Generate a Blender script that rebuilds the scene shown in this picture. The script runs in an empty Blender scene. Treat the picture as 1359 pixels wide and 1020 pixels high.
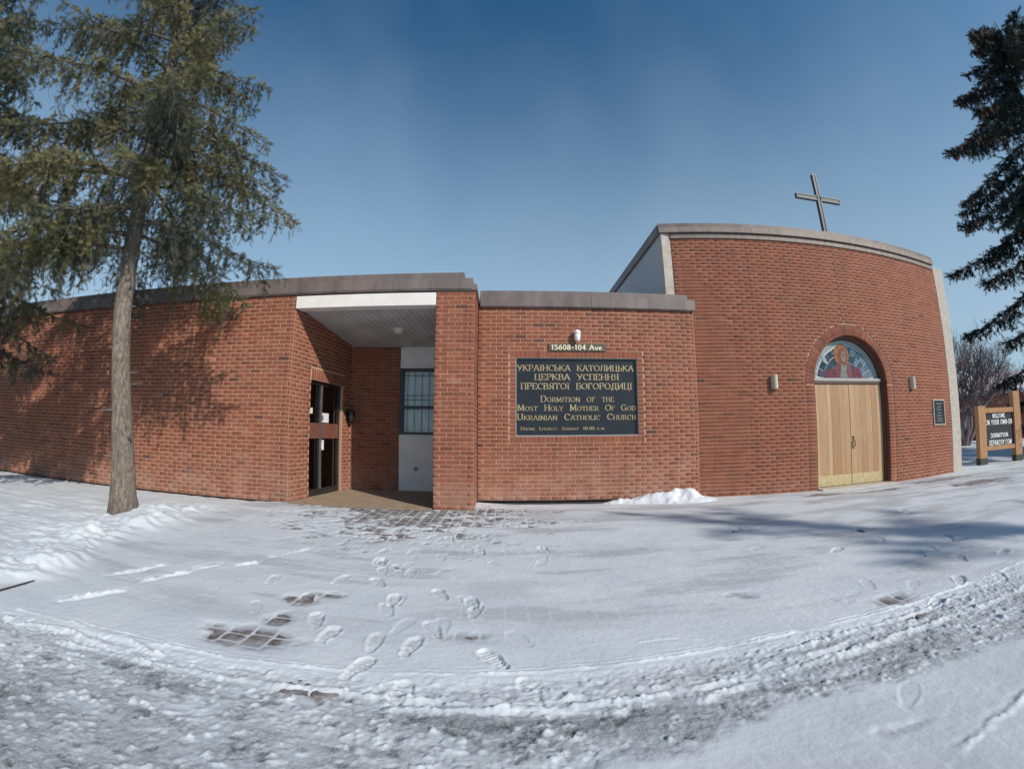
import bpy, math, random
import numpy as np
from mathutils import Vector, Matrix
R = math.radians
sc = bpy.context.scene
COL = sc.collection

# ------------------------------------------------------------------ camera, sky, sun, exposure
CAM_H = 1.2
cam = bpy.data.cameras.new('camera')
cam_o = bpy.data.objects.new('camera', cam); COL.objects.link(cam_o)
cam.type = 'PANO'                                   # wide stitched picture: stereographic lens, 2*atan(1.158 r)
cam.panorama_type = 'FISHEYE_LENS_POLYNOMIAL'
cam.fisheye_fov = R(180)
cam.sensor_fit = 'HORIZONTAL'; cam.sensor_width = 36.0
cam.fisheye_polynomial_k0 = 0.0
cam.fisheye_polynomial_k1 = -6.42853521e-02
cam.fisheye_polynomial_k2 = -1.87871687e-05
cam.fisheye_polynomial_k3 = 2.62146949e-05
cam.fisheye_polynomial_k4 = -3.72201768e-07
cam.clip_start = 0.05; cam.clip_end = 3000
cam_o.location = (0, 0, CAM_H)
cam_o.rotation_euler = (R(90 + 6.559), 0, -R(0.9))
sc.camera = cam_o

SUN_AZ = 45.0       # degrees to the right of straight behind the camera
SUN_EL = 33.0
world = bpy.data.worlds.new('World'); sc.world = world; world.use_nodes = True
wn = world.node_tree.nodes; wl = world.node_tree.links
bg = wn['Background']; bg.inputs['Strength'].default_value = 0.096
sky = wn.new('ShaderNodeTexSky'); sky.sky_type = 'NISHITA'; sky.sun_disc = False
sky.sun_elevation = R(SUN_EL); sky.sun_rotation = R(180 - SUN_AZ)
sky.air_density = 1.0; sky.dust_density = 0.6; sky.ozone_density = 2.0; sky.altitude = 600
hs = wn.new('ShaderNodeHueSaturation'); hs.inputs['Saturation'].default_value = 1.18
tn = wn.new('ShaderNodeMix'); tn.data_type = 'RGBA'; tn.blend_type = 'MULTIPLY'; tn.inputs[0].default_value = 1.0
tn.inputs[7].default_value = (0.64, 1.05, 1.06, 1)
wl.new(sky.outputs[0], hs.inputs['Color']); wl.new(hs.outputs[0], tn.inputs[6])
tc = wn.new('ShaderNodeTexCoord'); mp_ = wn.new('ShaderNodeMapping'); mp_.inputs['Scale'].default_value = (3.2, 3.2, 0.45)     # thin upright veils of cirrus
nz_ = wn.new('ShaderNodeTexNoise'); nz_.inputs['Scale'].default_value = 1.1; nz_.inputs['Detail'].default_value = 2.5; nz_.inputs['Roughness'].default_value = 0.55; nz_.inputs['Distortion'].default_value = 0.1
wl.new(tc.outputs['Generated'], mp_.inputs[0]); wl.new(mp_.outputs[0], nz_.inputs['Vector'])
cr_ = wn.new('ShaderNodeMapRange'); cr_.inputs[1].default_value = 0.42; cr_.inputs[2].default_value = 0.85; cr_.inputs[4].default_value = 0.22
wl.new(nz_.outputs['Fac'], cr_.inputs[0])
cm_ = wn.new('ShaderNodeMix'); cm_.data_type = 'RGBA'; cm_.inputs[7].default_value = (3.8, 5.1, 6.25, 1)
sz_w = wn.new('ShaderNodeSeparateXYZ'); wl.new(tc.outputs['Generated'], sz_w.inputs[0])
hz_ = wn.new('ShaderNodeMapRange'); hz_.interpolation_type = 'SMOOTHSTEP'; hz_.inputs[1].default_value = 0.86; hz_.inputs[2].default_value = 0.05; hz_.inputs[3].default_value = 0.0; hz_.inputs[4].default_value = 0.85
wl.new(sz_w.outputs['Z'], hz_.inputs[0])
ad_ = wn.new('ShaderNodeMath'); ad_.operation = 'MULTIPLY_ADD'; wl.new(cr_.outputs[0], ad_.inputs[0]); ad_.inputs[1].default_value = 0.5; wl.new(hz_.outputs[0], ad_.inputs[2])
wl.new(ad_.outputs[0], cm_.inputs[0]); wl.new(tn.outputs[2], cm_.inputs[6]); wl.new(cm_.outputs[2], bg.inputs[0])
sun = bpy.data.lights.new('sun', 'SUN'); sun_o = bpy.data.objects.new('sun', sun); COL.objects.link(sun_o)
sun.energy = 3.9; sun.angle = R(0.55); sun.color = (1.0, 0.92, 0.82)
sd = Vector((math.sin(R(SUN_AZ)) * math.cos(R(SUN_EL)), -math.cos(R(SUN_AZ)) * math.cos(R(SUN_EL)), math.sin(R(SUN_EL))))
sun_o.rotation_euler = sd.to_track_quat('Z', 'Y').to_euler()
sun_o.location = sd * 60
vs = sc.view_settings
vs.view_transform = 'Standard'; vs.look = 'None'; vs.exposure = 0.18; vs.gamma = 1.0; vs.use_curve_mapping = False
sc.cycles.max_bounces = 8

# ------------------------------------------------------------------ helpers
def W(o):
    m = o.matrix_parent_inverse @ o.matrix_basis
    return W(o.parent) @ m if o.parent else o.matrix_basis.copy()

def link(o, parent=None):
    COL.objects.link(o)
    if parent is not None:
        o.parent = parent
        o.matrix_parent_inverse = W(parent).inverted()
    return o

def thing(name, label, cat, loc=(0, 0, 0), rotz=0.0, group=None):
    o = bpy.data.objects.new(name, None); COL.objects.link(o)
    o.empty_display_size = 0.2
    o.location = loc; o.rotation_euler = (0, 0, rotz)
    tag(o, label, cat, group)
    return o

def tag(o, label, cat, group=None):
    o['label'] = label; o['category'] = cat
    if group: o['group'] = group
    return o

def structure(o):
    o['kind'] = 'structure'; return o

def mesh_np(name, V, F, mat, parent=None, smooth=False, attrs=None, local=False):
    """V (n,3) array, F list of faces or (m,k) int array."""
    me = bpy.data.meshes.new(name)
    V = np.asarray(V, dtype=np.float32)
    if isinstance(F, np.ndarray):
        m, k = F.shape
        me.vertices.add(len(V)); me.vertices.foreach_set('co', V.ravel())
        me.loops.add(m * k); me.loops.foreach_set('vertex_index', F.astype(np.int32).ravel())
        me.polygons.add(m); me.polygons.foreach_set('loop_start', np.arange(0, m * k, k, dtype=np.int32))
        me.update(calc_edges=True)
    else:
        me.from_pydata(V.tolist(), [], F)
    if attrs:
        for an, av in attrs.items():
            a = me.attributes.new(an, 'FLOAT', 'POINT'); a.data.foreach_set('value', np.asarray(av, dtype=np.float32))
    if smooth:
        me.polygons.foreach_set('use_smooth', np.ones(len(me.polygons), dtype=bool))
    me.materials.append(mat)
    me.validate()
    o = bpy.data.objects.new(name, me)
    if local:
        COL.objects.link(o); o.parent = parent      # coordinates relative to the parent
    else:
        link(o, parent)
    return o

class MB:
    """collects shapes into one mesh"""
    def __init__(s): s.v = []; s.f = []
    def add(s, vs, fs):
        b = len(s.v); s.v += [tuple(v) for v in vs]; s.f += [tuple(i + b for i in f) for f in fs]; return s
    def box(s, x0, x1, y0, y1, z0, z1, c=0.0, M=None):
        if c <= 0:
            vs = [(x, y, z) for z in (z0, z1) for y in (y0, y1) for x in (x0, x1)]
            fs = [(0, 2, 3, 1), (4, 5, 7, 6), (0, 1, 5, 4), (2, 6, 7, 3), (0, 4, 6, 2), (1, 3, 7, 5)]
        else:
            import bmesh
            bm = bmesh.new(); bmesh.ops.create_cube(bm, size=1.0)
            for v in bm.verts:
                v.co = ((x0 + x1) / 2 + v.co.x * (x1 - x0), (y0 + y1) / 2 + v.co.y * (y1 - y0), (z0 + z1) / 2 + v.co.z * (z1 - z0))
            bmesh.ops.bevel(bm, geom=bm.edges[:], offset=c, segments=2, affect='EDGES', profile=0.6)
            bm.verts.index_update()
            vs = [tuple(v.co) for v in bm.verts]; fs = [tuple(v.index for v in f.verts) for f in bm.faces]; bm.free()
        if M is not None: vs = [tuple(M @ Vector(v)) for v in vs]
        return s.add(vs, fs)
    def prism(s, poly, z0, z1, M=None):
        n = len(poly)
        vs = [(p[0], p[1], z0) for p in poly] + [(p[0], p[1], z1) for p in poly]
        if M is not None: vs = [tuple(M @ Vector(v)) for v in vs]
        fs = [tuple(range(n - 1, -1, -1)), tuple(range(n, 2 * n))] + [(i, (i + 1) % n, n + (i + 1) % n, n + i) for i in range(n)]
        return s.add(vs, fs)
    def tube(s, pts, rad, n=10, caps=True):
        pts = [Vector(p) for p in pts]
        if not hasattr(rad, '__len__'): rad = [rad] * len(pts)
        rings = []; a = None
        for i, p in enumerate(pts):
            t = (pts[min(i + 1, len(pts) - 1)] - pts[max(i - 1, 0)]).normalized()
            if a is None:
                a = t.orthogonal().normalized()
            else:
                a = (a - t * a.dot(t)).normalized()
            b = t.cross(a)
            rings.append([p + (a * math.cos(2 * math.pi * k / n) + b * math.sin(2 * math.pi * k / n)) * rad[i] for k in range(n)])
        vs = [v for r in rings for v in r]
        fs = [(i * n + k, i * n + (k + 1) % n, (i + 1) * n + (k + 1) % n, (i + 1) * n + k) for i in range(len(pts) - 1) for k in range(n)]
        if caps: fs += [tuple(range(n - 1, -1, -1)), tuple((len(pts) - 1) * n + k for k in range(n))]
        return s.add(vs, fs)
    def lathe(s, prof, n=24, M=None):
        vs = [(r * math.cos(2 * math.pi * k / n), r * math.sin(2 * math.pi * k / n), z) for r, z in prof for k in range(n)]
        if M is not None: vs = [tuple(M @ Vector(v)) for v in vs]
        m = len(prof)
        fs = [(i * n + k, i * n + (k + 1) % n, (i + 1) * n + (k + 1) % n, (i + 1) * n + k) for i in range(m - 1) for k in range(n)]
        fs += [tuple(range(n - 1, -1, -1)), tuple((m - 1) * n + k for k in range(n))]
        return s.add(vs, fs)
    def build(s, name, mat, parent=None, smooth=False, local=False):
        return mesh_np(name, np.array(s.v), s.f, mat, parent, smooth, local=local)

# value noise / fbm
def _hash(ix, iy, seed):
    h = (ix.astype(np.int64) * 374761393 + iy.astype(np.int64) * 668265263 + seed * 1274126177) & 0x7fffffff
    h = ((h ^ (h >> 13)) * 1274126177) & 0x7fffffff
    h = (h ^ (h >> 16)) & 0xffffff
    return h / float(0xffffff)
def vnoise(x, y, seed=0):
    ix = np.floor(x); iy = np.floor(y); fx = x - ix; fy = y - iy
    fx = fx * fx * fx * (fx * (fx * 6 - 15) + 10); fy = fy * fy * fy * (fy * (fy * 6 - 15) + 10)
    a = _hash(ix, iy, seed); b = _hash(ix + 1, iy, seed); c = _hash(ix, iy + 1, seed); d = _hash(ix + 1, iy + 1, seed)
    return (a * (1 - fx) + b * fx) * (1 - fy) + (c * (1 - fx) + d * fx) * fy - 0.5
def fbm(x, y, oct=4, seed=0, gain=0.5):
    s = 0; a = 1.0; n = 0
    for i in range(oct):
        c, sn = math.cos(0.6 * i), math.sin(0.6 * i)
        s = s + a * vnoise((x * c - y * sn) * 2 ** i + 17.3 * i, (x * sn + y * c) * 2 ** i - 9.1 * i, seed + i); n += a; a *= gain
    return s / n * 1.6
def sstep(a, b, x):
    t = np.clip((x - a) / (b - a), 0, 1); return t * t * (3 - 2 * t)

# ------------------------------------------------------------------ materials
def newmat(name):
    m = bpy.data.materials.new(name); m.use_nodes = True
    return m, m.node_tree.nodes, m.node_tree.links, m.node_tree.nodes['Principled BSDF']
def N(nodes, t, **kw):
    n = nodes.new(t)
    for k, v in kw.items():
        if hasattr(n, k): setattr(n, k, v)
        else: n.inputs[k].default_value = v
    return n
def mixc(nodes, links, fac, a, b, blend='MIX'):
    n = nodes.new('ShaderNodeMix'); n.data_type = 'RGBA'; n.blend_type = blend
    for sock, v in ((n.inputs[0], fac), (n.inputs[6], a), (n.inputs[7], b)):
        if hasattr(v, 'is_output'): links.new(v, sock)
        elif isinstance(v, (int, float)): sock.default_value = v
        else: sock.default_value = tuple(v) + (1,) if len(v) == 3 else v
    return n.outputs[2]
def ramp(nodes, links, src, stops):
    n = nodes.new('ShaderNodeValToRGB'); cr = n.color_ramp
    while len(cr.elements) < len(stops): cr.elements.new(0.5)
    for e, (p, c) in zip(cr.elements, stops):
        e.position = p; e.color = tuple(c) + (1,) if len(c) == 3 else c
    links.new(src, n.inputs[0]); return n.outputs[0]
def noise(nodes, links, scale, detail=4, rough=0.55, vec=None, dist=0.0):
    n = N(nodes, 'ShaderNodeTexNoise', Scale=scale, Detail=detail, Roughness=rough, Distortion=dist)
    if vec is None:
        vec = nodes.new('ShaderNodeNewGeometry').outputs['Position']
    links.new(vec, n.inputs['Vector']); return n.outputs['Fac']
def bump(nodes, links, bsdf, h, strength, dist=0.01):
    b = N(nodes, 'ShaderNodeBump', Strength=strength, Distance=dist); links.new(h, b.inputs['Height'])
    links.new(b.outputs[0], bsdf.inputs['Normal'])
def smat(name, c1, c2=None, scale=6, rough=0.7, metal=0.0, bscale=None, bstr=0.2, bdist=0.004, stretch=None, detail=5, spec=None):
    m, n, l, b = newmat(name)
    vec = None
    if stretch:
        g = n.new('ShaderNodeNewGeometry'); mp = n.new('ShaderNodeMapping'); mp.inputs['Scale'].default_value = stretch
        l.new(g.outputs['Position'], mp.inputs[0]); vec = mp.outputs[0]
    if c2 is not None:
        f = noise(n, l, scale, detail, vec=vec)
        l.new(ramp(n, l, f, [(0.3, c1), (0.7, c2)]), b.inputs['Base Color'])
    else:
        b.inputs['Base Color'].default_value = tuple(c1) + (1,)
    b.inputs['Roughness'].default_value = rough; b.inputs['Metallic'].default_value = metal
    if spec is not None: b.inputs['Specular IOR Level'].default_value = spec
    if bscale: bump(n, l, b, noise(n, l, bscale, 4, vec=vec), bstr, bdist)
    return m

def attr_sum(n, l, name):
    a = N(n, 'ShaderNodeAttribute', attribute_name=name, attribute_type='GEOMETRY')
    o = N(n, 'ShaderNodeAttribute', attribute_name=name, attribute_type='OBJECT')
    s = N(n, 'ShaderNodeMath', operation='ADD'); l.new(a.outputs['Fac'], s.inputs[0]); l.new(o.outputs['Fac'], s.inputs[1])
    return s.outputs[0]

def brick_mat(name, stops, grime=0.25, efflo=0.0, zef=0.9):
    m, n, l, b = newmat(name)
    t = attr_sum(n, l, 'tone')
    c = ramp(n, l, t, stops)
    c = mixc(n, l, 0.55, c, ramp(n, l, noise(n, l, 45, 5, 0.7), [(0.3, (0.55, 0.5, 0.5)), (0.7, (1.35, 1.4, 1.4))]), 'MULTIPLY')
    g = ramp(n, l, noise(n, l, 1.1, 6, 0.65), [(0.42, (0, 0, 0)), (0.75, (1, 1, 1))])
    mu = N(n, 'ShaderNodeMath', operation='MULTIPLY'); l.new(g, mu.inputs[0]); mu.inputs[1].default_value = grime
    c = mixc(n, l, mu.outputs[0], c, (0.10, 0.062, 0.055))
    g2 = n.new('ShaderNodeNewGeometry'); mp = n.new('ShaderNodeMapping'); mp.inputs['Scale'].default_value = (2.4, 2.4, 0.22); l.new(g2.outputs['Position'], mp.inputs[0])
    c = mixc(n, l, 0.5, c, ramp(n, l, noise(n, l, 2.0, 7, 0.65, vec=mp.outputs[0]), [(0.34, (0.62, 0.60, 0.60)), (0.56, (1.06, 1.06, 1.06))]), 'MULTIPLY')      # rain streaks
    if efflo > 0:                                    # salt bloom: splotches low on the wall
        sx = N(n, 'ShaderNodeSeparateXYZ'); gg = n.new('ShaderNodeNewGeometry'); l.new(gg.outputs['Position'], sx.inputs[0])
        mr = N(n, 'ShaderNodeMapRange'); l.new(sx.outputs['Z'], mr.inputs[0])
        mr.inputs[1].default_value = zef; mr.inputs[2].default_value = -0.1; mr.inputs[3].default_value = 0; mr.inputs[4].default_value = 1
        nz = ramp(n, l, noise(n, l, 2.6, 6, 0.7), [(0.38, (0, 0, 0)), (0.72, (1, 1, 1))])
        k = N(n, 'ShaderNodeMath', operation='MULTIPLY'); l.new(mr.outputs[0], k.inputs[0]); l.new(nz, k.inputs[1])
        k2 = N(n, 'ShaderNodeMath', operation='MULTIPLY'); l.new(k.outputs[0], k2.inputs[0]); k2.inputs[1].default_value = efflo
        c = mixc(n, l, k2.outputs[0], c, (0.42, 0.29, 0.235))
    l.new(c, b.inputs['Base Color'])
    b.inputs['Roughness'].default_value = 0.88
    bump(n, l, b, noise(n, l, 130, 5, 0.7), 0.5, 0.003)
    return m
RED = [(0.0, (0.085, 0.037, 0.029)), (0.07, (0.15, 0.052, 0.032)), (0.3, (0.215, 0.064, 0.034)), (0.62, (0.255, 0.080, 0.042)), (0.9, (0.29, 0.103, 0.057)), (1.0, (0.315, 0.145, 0.092))]
RED2 = [(0.0, (0.075, 0.033, 0.025)), (0.05, (0.135, 0.045, 0.028)), (0.35, (0.195, 0.056, 0.030)), (0.75, (0.23, 0.068, 0.036)), (1.0, (0.26, 0.088, 0.05))]
M_brick = brick_mat('red_brick', RED, 0.22, 0.75, 0.8)
M_brick_s = brick_mat('red_brick_link', RED, 0.45, 0.8, 1.0)
M_brick_c = brick_mat('red_brick_church', RED2, 0.2, 0.25, 0.5)
M_mortar = smat('mortar', (0.36, 0.225, 0.148), (0.47, 0.31, 0.215), 30, 0.95, bscale=160, bstr=0.5, bdist=0.003)
M_mortar_c = smat('mortar_church', (0.37, 0.205, 0.128), (0.48, 0.295, 0.195), 30, 0.95, bscale=160, bstr=0.5, bdist=0.003)
M_sealant = smat('joint_sealant', (0.03, 0.022, 0.02), None, rough=0.8)
M_concrete = smat('rough_concrete', (0.36, 0.325, 0.28), (0.50, 0.455, 0.40), 9, 0.92, bscale=60, bstr=0.5, bdist=0.006)
M_stucco = smat('grey_stucco', (0.36, 0.36, 0.37), (0.46, 0.46, 0.46), 14, 0.95, bscale=90, bstr=0.7, bdist=0.006)
M_foundation = smat('dark_foundation', (0.03, 0.027, 0.026), (0.06, 0.052, 0.05), 8, 0.95)
M_fascia = smat('brown_metal_fascia', (0.105, 0.084, 0.079), (0.18, 0.147, 0.137), 3.5, 0.55, bscale=5, bstr=0.3, bdist=.012, stretch=(1.4, 1.4, .35))
M_fascia_c = smat('church_parapet_metal', (0.145, 0.115, 0.10), (0.25, 0.205, 0.18), 6, 0.6, bscale=9, bstr=0.3, bdist=.01, stretch=(1.5, 1.5, .4))
M_white = smat('white_paint', (0.66, 0.63, 0.60), (0.74, 0.71, 0.68), 5, 0.6, bscale=25, bstr=0.08)
M_panel = smat('offwhite_panel', (0.64, 0.625, 0.61), (0.74, 0.725, 0.71), 6, 0.75, bscale=40, bstr=0.15)
M_soffit = smat('grey_soffit_board', (0.36, 0.36, 0.365), (0.52, 0.51, 0.51), 2.2, 0.6)
M_black = smat('black_frame', (0.012, 0.012, 0.013), (0.02, 0.02, 0.022), 20, 0.4)
M_bronze = smat('dark_bronze_aluminium', (0.028, 0.025, 0.024), (0.05, 0.045, 0.043), 12, 0.38, metal=0.4)
M_alu = smat('grey_aluminium', (0.17, 0.175, 0.185), (0.24, 0.245, 0.255), 10, 0.35, metal=0.6)
M_brownpanel = smat('brown_door_panel', (0.14, 0.055, 0.04), (0.18, 0.075, 0.055), 6, 0.5)
M_floor = smat('porch_concrete', (0.24, 0.175, 0.12), (0.36, 0.27, 0.185), 7, 0.9, bscale=120, bstr=0.4, bdist=0.003, detail=8)
M_roofing = smat('flat_roof_gravel', (0.3, 0.3, 0.31), (0.5, 0.5, 0.52), 3, 0.95)
M_brass = smat('brass_kick_plate', (0.46, 0.37, 0.19), (0.62, 0.52, 0.31), 12, 0.4, metal=0.6, bscale=25, bstr=0.15)
M_handle = smat('old_brass', (0.25, 0.19, 0.10), (0.42, 0.33, 0.2), 30, 0.3, metal=0.9)
M_jamb = smat('brown_door_casing', (0.075, 0.04, 0.03), (0.115, 0.062, 0.045), 8, 0.6, stretch=(4, 4, 0.4))
M_signblack = smat('dark_blue_black_board', (0.010, 0.013, 0.019), (0.017, 0.021, 0.029), 5, 0.32)
M_gold = smat('gold_letters', (0.30, 0.235, 0.13), (0.44, 0.365, 0.23), 14, 0.45, metal=0.15)
M_signframe = smat('sign_metal_edge', (0.30, 0.30, 0.31), (0.42, 0.42, 0.43), 10, 0.35, metal=0.6)
M_plate = smat('olive_address_plate', (0.055, 0.05, 0.036), (0.085, 0.078, 0.055), 15, 0.6)
M_cream = smat('cream_characters', (0.62, 0.56, 0.38), (0.74, 0.68, 0.50), 15, 0.5)
M_lampwhite = smat('white_enamel', (0.68, 0.69, 0.70), (0.78, 0.78, 0.79), 10, 0.4)
M_lampbeige = smat('beige_sconce', (0.44, 0.38, 0.30), (0.54, 0.475, 0.385), 10, 0.5)
M_lens = smat('frosted_dome', (0.55, 0.46, 0.44), (0.66, 0.56, 0.53), 5, 0.4)
M_crossdark = smat('cross_dark_frame', (0.010, 0.017, 0.026), (0.02, 0.03, 0.042), 10, 0.5)
M_crossin = smat('cross_weathered_infill', (0.045, 0.055, 0.068), (0.085, 0.10, 0.115), 14, 0.6)
M_post = smat('varnished_timber', (0.25, 0.12, 0.05), (0.44, 0.24, 0.11), 9, 0.6, bscale=40, bstr=0.3, stretch=(6, 6, 0.5))
M_boardblack = smat('letter_board', (0.012, 0.014, 0.018), (0.022, 0.024, 0.03), 8, 0.4)
M_boardwhite = smat('white_letters', (0.72, 0.72, 0.70), (0.8, 0.8, 0.78), 8, 0.5)
M_paper = smat('paper_notice', (0.62, 0.60, 0.58), (0.70, 0.68, 0.66), 8, 0.8)
M_paperblue = smat('paper_print', (0.10, 0.13, 0.26), (0.16, 0.2, 0.34), 30, 0.8)
M_curtain = smat('grey_curtain', (0.68, 0.66, 0.63), (0.80, 0.78, 0.75), 4, 0.9)
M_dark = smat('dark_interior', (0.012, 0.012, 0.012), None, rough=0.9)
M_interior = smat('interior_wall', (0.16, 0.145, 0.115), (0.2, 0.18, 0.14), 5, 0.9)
def glass_mat(name, tint, rough=0.03, ior=1.6):
    m, n, l, b = newmat(name)
    gl = N(n, 'ShaderNodeBsdfGlossy', Roughness=rough); gl.inputs[0].default_value = (0.9, 0.92, 0.95, 1)
    tr = n.new('ShaderNodeBsdfTransparent'); tr.inputs[0].default_value = tuple(tint) + (1,)
    fr = N(n, 'ShaderNodeFresnel', IOR=ior)
    mx = n.new('ShaderNodeMixShader'); l.new(fr.outputs[0], mx.inputs[0]); l.new(tr.outputs[0], mx.inputs[1]); l.new(gl.outputs[0], mx.inputs[2])
    l.new(mx.outputs[0], n['Material Output'].inputs[0]); return m
M_glass = glass_mat('window_glass', (0.90, 0.92, 0.92))
M_glass_door = glass_mat('solar_door_glass', (0.45, 0.47, 0.46), 0.03, 2.0)

def wood_mat(name):
    m, n, l, b = newmat(name)
    g = n.new('ShaderNodeNewGeometry'); mp = n.new('ShaderNodeMapping'); mp.inputs['Scale'].default_value = (9, 9, 0.55)
    l.new(g.outputs['Position'], mp.inputs[0])
    f = noise(n, l, 3.0, 8, 0.65, vec=mp.outputs[0], dist=0.8)
    t = attr_sum(n, l, 'tone')
    c = ramp(n, l, t, [(0.0, (0.32, 0.18, 0.09)), (0.5, (0.385, 0.24, 0.13)), (1.0, (0.46, 0.31, 0.18))])
    c = mixc(n, l, 0.6, c, ramp(n, l, f, [(0.3, (0.62, 0.56, 0.5)), (0.65, (1.18, 1.18, 1.18))]), 'MULTIPLY')
    l.new(c, b.inputs['Base Color']); b.inputs['Roughness'].default_value = 0.5
    bump(n, l, b, f, 0.15, 0.003); return m
M_wood = wood_mat('oak_plank')

def snow_mat(name):
    m, n, l, b = newmat(name)
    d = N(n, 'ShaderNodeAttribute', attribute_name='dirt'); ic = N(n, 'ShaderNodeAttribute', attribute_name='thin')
    big = noise(n, l, 1.7, 6, 0.6)
    c = ramp(n, l, big, [(0.3, (0.545, 0.595, 0.645)), (0.7, (0.655, 0.695, 0.735))])
    fine = noise(n, l, 85, 8, 0.78)
    gr = ramp(n, l, fine, [(0.36, (0.035, 0.037, 0.042)), (0.47, (0.16, 0.17, 0.185)), (0.62, (0.44, 0.46, 0.49))])
    c = mixc(n, l, 0.35, c, ramp(n, l, noise(n, l, 210, 5, 0.75), [(0.3, (0.72, 0.72, 0.73)), (0.7, (1.15, 1.15, 1.15))]), 'MULTIPLY')
    c = mixc(n, l, d.outputs['Fac'], c, gr)
    c = mixc(n, l, ic.outputs['Fac'], c, (0.15, 0.145, 0.155))  # thin snow, plus the painted tree-shadow bands
    l.new(c, b.inputs['Base Color']); b.inputs['Roughness'].default_value = 0.62
    b.inputs['Specular IOR Level'].default_value = 0.3
    m2 = N(n, 'ShaderNodeMath', operation='MULTIPLY_ADD'); l.new(noise(n, l, 150, 6, 0.8), m2.inputs[0]); m2.inputs[1].default_value = 0.35; l.new(noise(n, l, 30, 8, 0.7), m2.inputs[2])
    ad = N(n, 'ShaderNodeMath', operation='MULTIPLY_ADD'); l.new(d.outputs['Fac'], ad.inputs[0]); ad.inputs[1].default_value = 0.9; ad.inputs[2].default_value = 0.30
    bp = N(n, 'ShaderNodeBump', Distance=0.03); l.new(m2.outputs[0], bp.inputs['Height']); l.new(ad.outputs[0], bp.inputs['Strength'])
    l.new(bp.outputs[0], b.inputs['Normal'])
    return m
M_snow = snow_mat('snow')
M_snowpile = smat('packed_snow', (0.57, 0.60, 0.655), (0.68, 0.705, 0.75), 4, 0.6, bscale=16, bstr=0.5, bdist=0.03)
def paver_mat():
    m, n, l, b = newmat('concrete_paver')
    t = attr_sum(n, l, 'tone')
    c = ramp(n, l, t, [(0.0, (0.065, 0.052, 0.052)), (0.5, (0.10, 0.078, 0.074)), (1.0, (0.15, 0.118, 0.105))])
    c = mixc(n, l, 0.6, c, ramp(n, l, noise(n, l, 60, 6, 0.7), [(0.3, (0.6, 0.6, 0.6)), (0.7, (1.3, 1.3, 1.3))]), 'MULTIPLY')
    fr = ramp(n, l, noise(n, l, 7, 6, 0.7), [(0.40, (0, 0, 0)), (0.72, (0.75, 0.75, 0.75))])
    c = mixc(n, l, fr, c, (0.46, 0.47, 0.50))            # dusting of snow
    l.new(c, b.inputs['Base Color']); b.inputs['Roughness'].default_value = 0.8
    bump(n, l, b, noise(n, l, 150, 4, 0.7), 0.4, 0.003); return m
M_paver = paver_mat()
def bark_mat():
    m, n, l, b = newmat('spruce_bark')
    g = n.new('ShaderNodeNewGeometry'); mp = n.new('ShaderNodeMapping'); mp.inputs['Scale'].default_value = (1, 1, .3); l.new(g.outputs['Position'], mp.inputs[0])
    f1 = noise(n, l, 26, 8, .7, vec=mp.outputs[0], dist=.5); f2 = noise(n, l, 5, 5, .6)
    f3 = noise(n, l, 9, 9, .72, vec=mp.outputs[0], dist=1.5)
    c = ramp(n, l, f1, [(.3, (.10, .08, .064)), (.48, (.22, .185, .152)), (.62, (.33, .29, .245)), (.75, (.40, .36, .31))])
    c = mixc(n, l, ramp(n, l, f3, [(.34, (.8, .8, .8)), (.42, (0, 0, 0))]), c, (.085, .065, .052))
    c = mixc(n, l, .7, c, ramp(n, l, noise(n, l, 34, 8, .75), [(.32, (.45, .42, .40)), (.6, (1.15, 1.15, 1.15))]), 'MULTIPLY')
    c = mixc(n, l, ramp(n, l, f2, [(.6, (0, 0, 0)), (.72, (.5, .5, .5))]), c, (.25, .20, .09))
    l.new(c, b.inputs['Base Color']); b.inputs['Roughness'].default_value = .95
    a = N(n, 'ShaderNodeMath', operation='ADD'); l.new(f1, a.inputs[0]); l.new(f3, a.inputs[1])
    bump(n, l, b, a.outputs[0], 1.0, .05); return m
M_bark = bark_mat()
M_limb = smat('grey_limb', (0.07, 0.055, 0.048), (0.16, 0.13, 0.115), 12, 0.95, bscale=40, bstr=0.4)
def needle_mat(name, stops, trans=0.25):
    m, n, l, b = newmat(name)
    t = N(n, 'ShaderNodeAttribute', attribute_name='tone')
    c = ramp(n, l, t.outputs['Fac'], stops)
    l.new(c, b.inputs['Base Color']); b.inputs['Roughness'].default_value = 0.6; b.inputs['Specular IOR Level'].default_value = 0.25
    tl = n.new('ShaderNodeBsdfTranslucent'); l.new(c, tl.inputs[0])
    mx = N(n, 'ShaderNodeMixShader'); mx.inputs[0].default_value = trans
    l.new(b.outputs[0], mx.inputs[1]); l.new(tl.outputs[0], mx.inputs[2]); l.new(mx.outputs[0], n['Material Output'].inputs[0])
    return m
M_needle = needle_mat('spruce_needles', [(0.0, (0.105, 0.122, 0.115)), (0.2, (0.05, 0.064, 0.043)), (0.5, (0.112, 0.122, 0.064)), (0.78, (0.20, 0.182, 0.082)), (1.0, (0.215, 0.175, 0.10))], 0.08)
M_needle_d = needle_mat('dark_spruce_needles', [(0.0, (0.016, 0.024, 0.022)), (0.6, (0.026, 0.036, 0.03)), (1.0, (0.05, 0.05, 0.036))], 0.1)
M_cone = smat('spruce_cones', (0.14, 0.06, 0.04), (0.24, 0.11, 0.07), 20, 0.9)

# ------------------------------------------------------------------ the lie of the land
def ground_z(x, y):
    x = np.asarray(x, float); y = np.asarray(y, float)
    return -0.004 * np.clip(y, 0, 9) - 0.05 * sstep(6.4, 8.0, y) * sstep(-0.8, 0.3, x)

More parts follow.
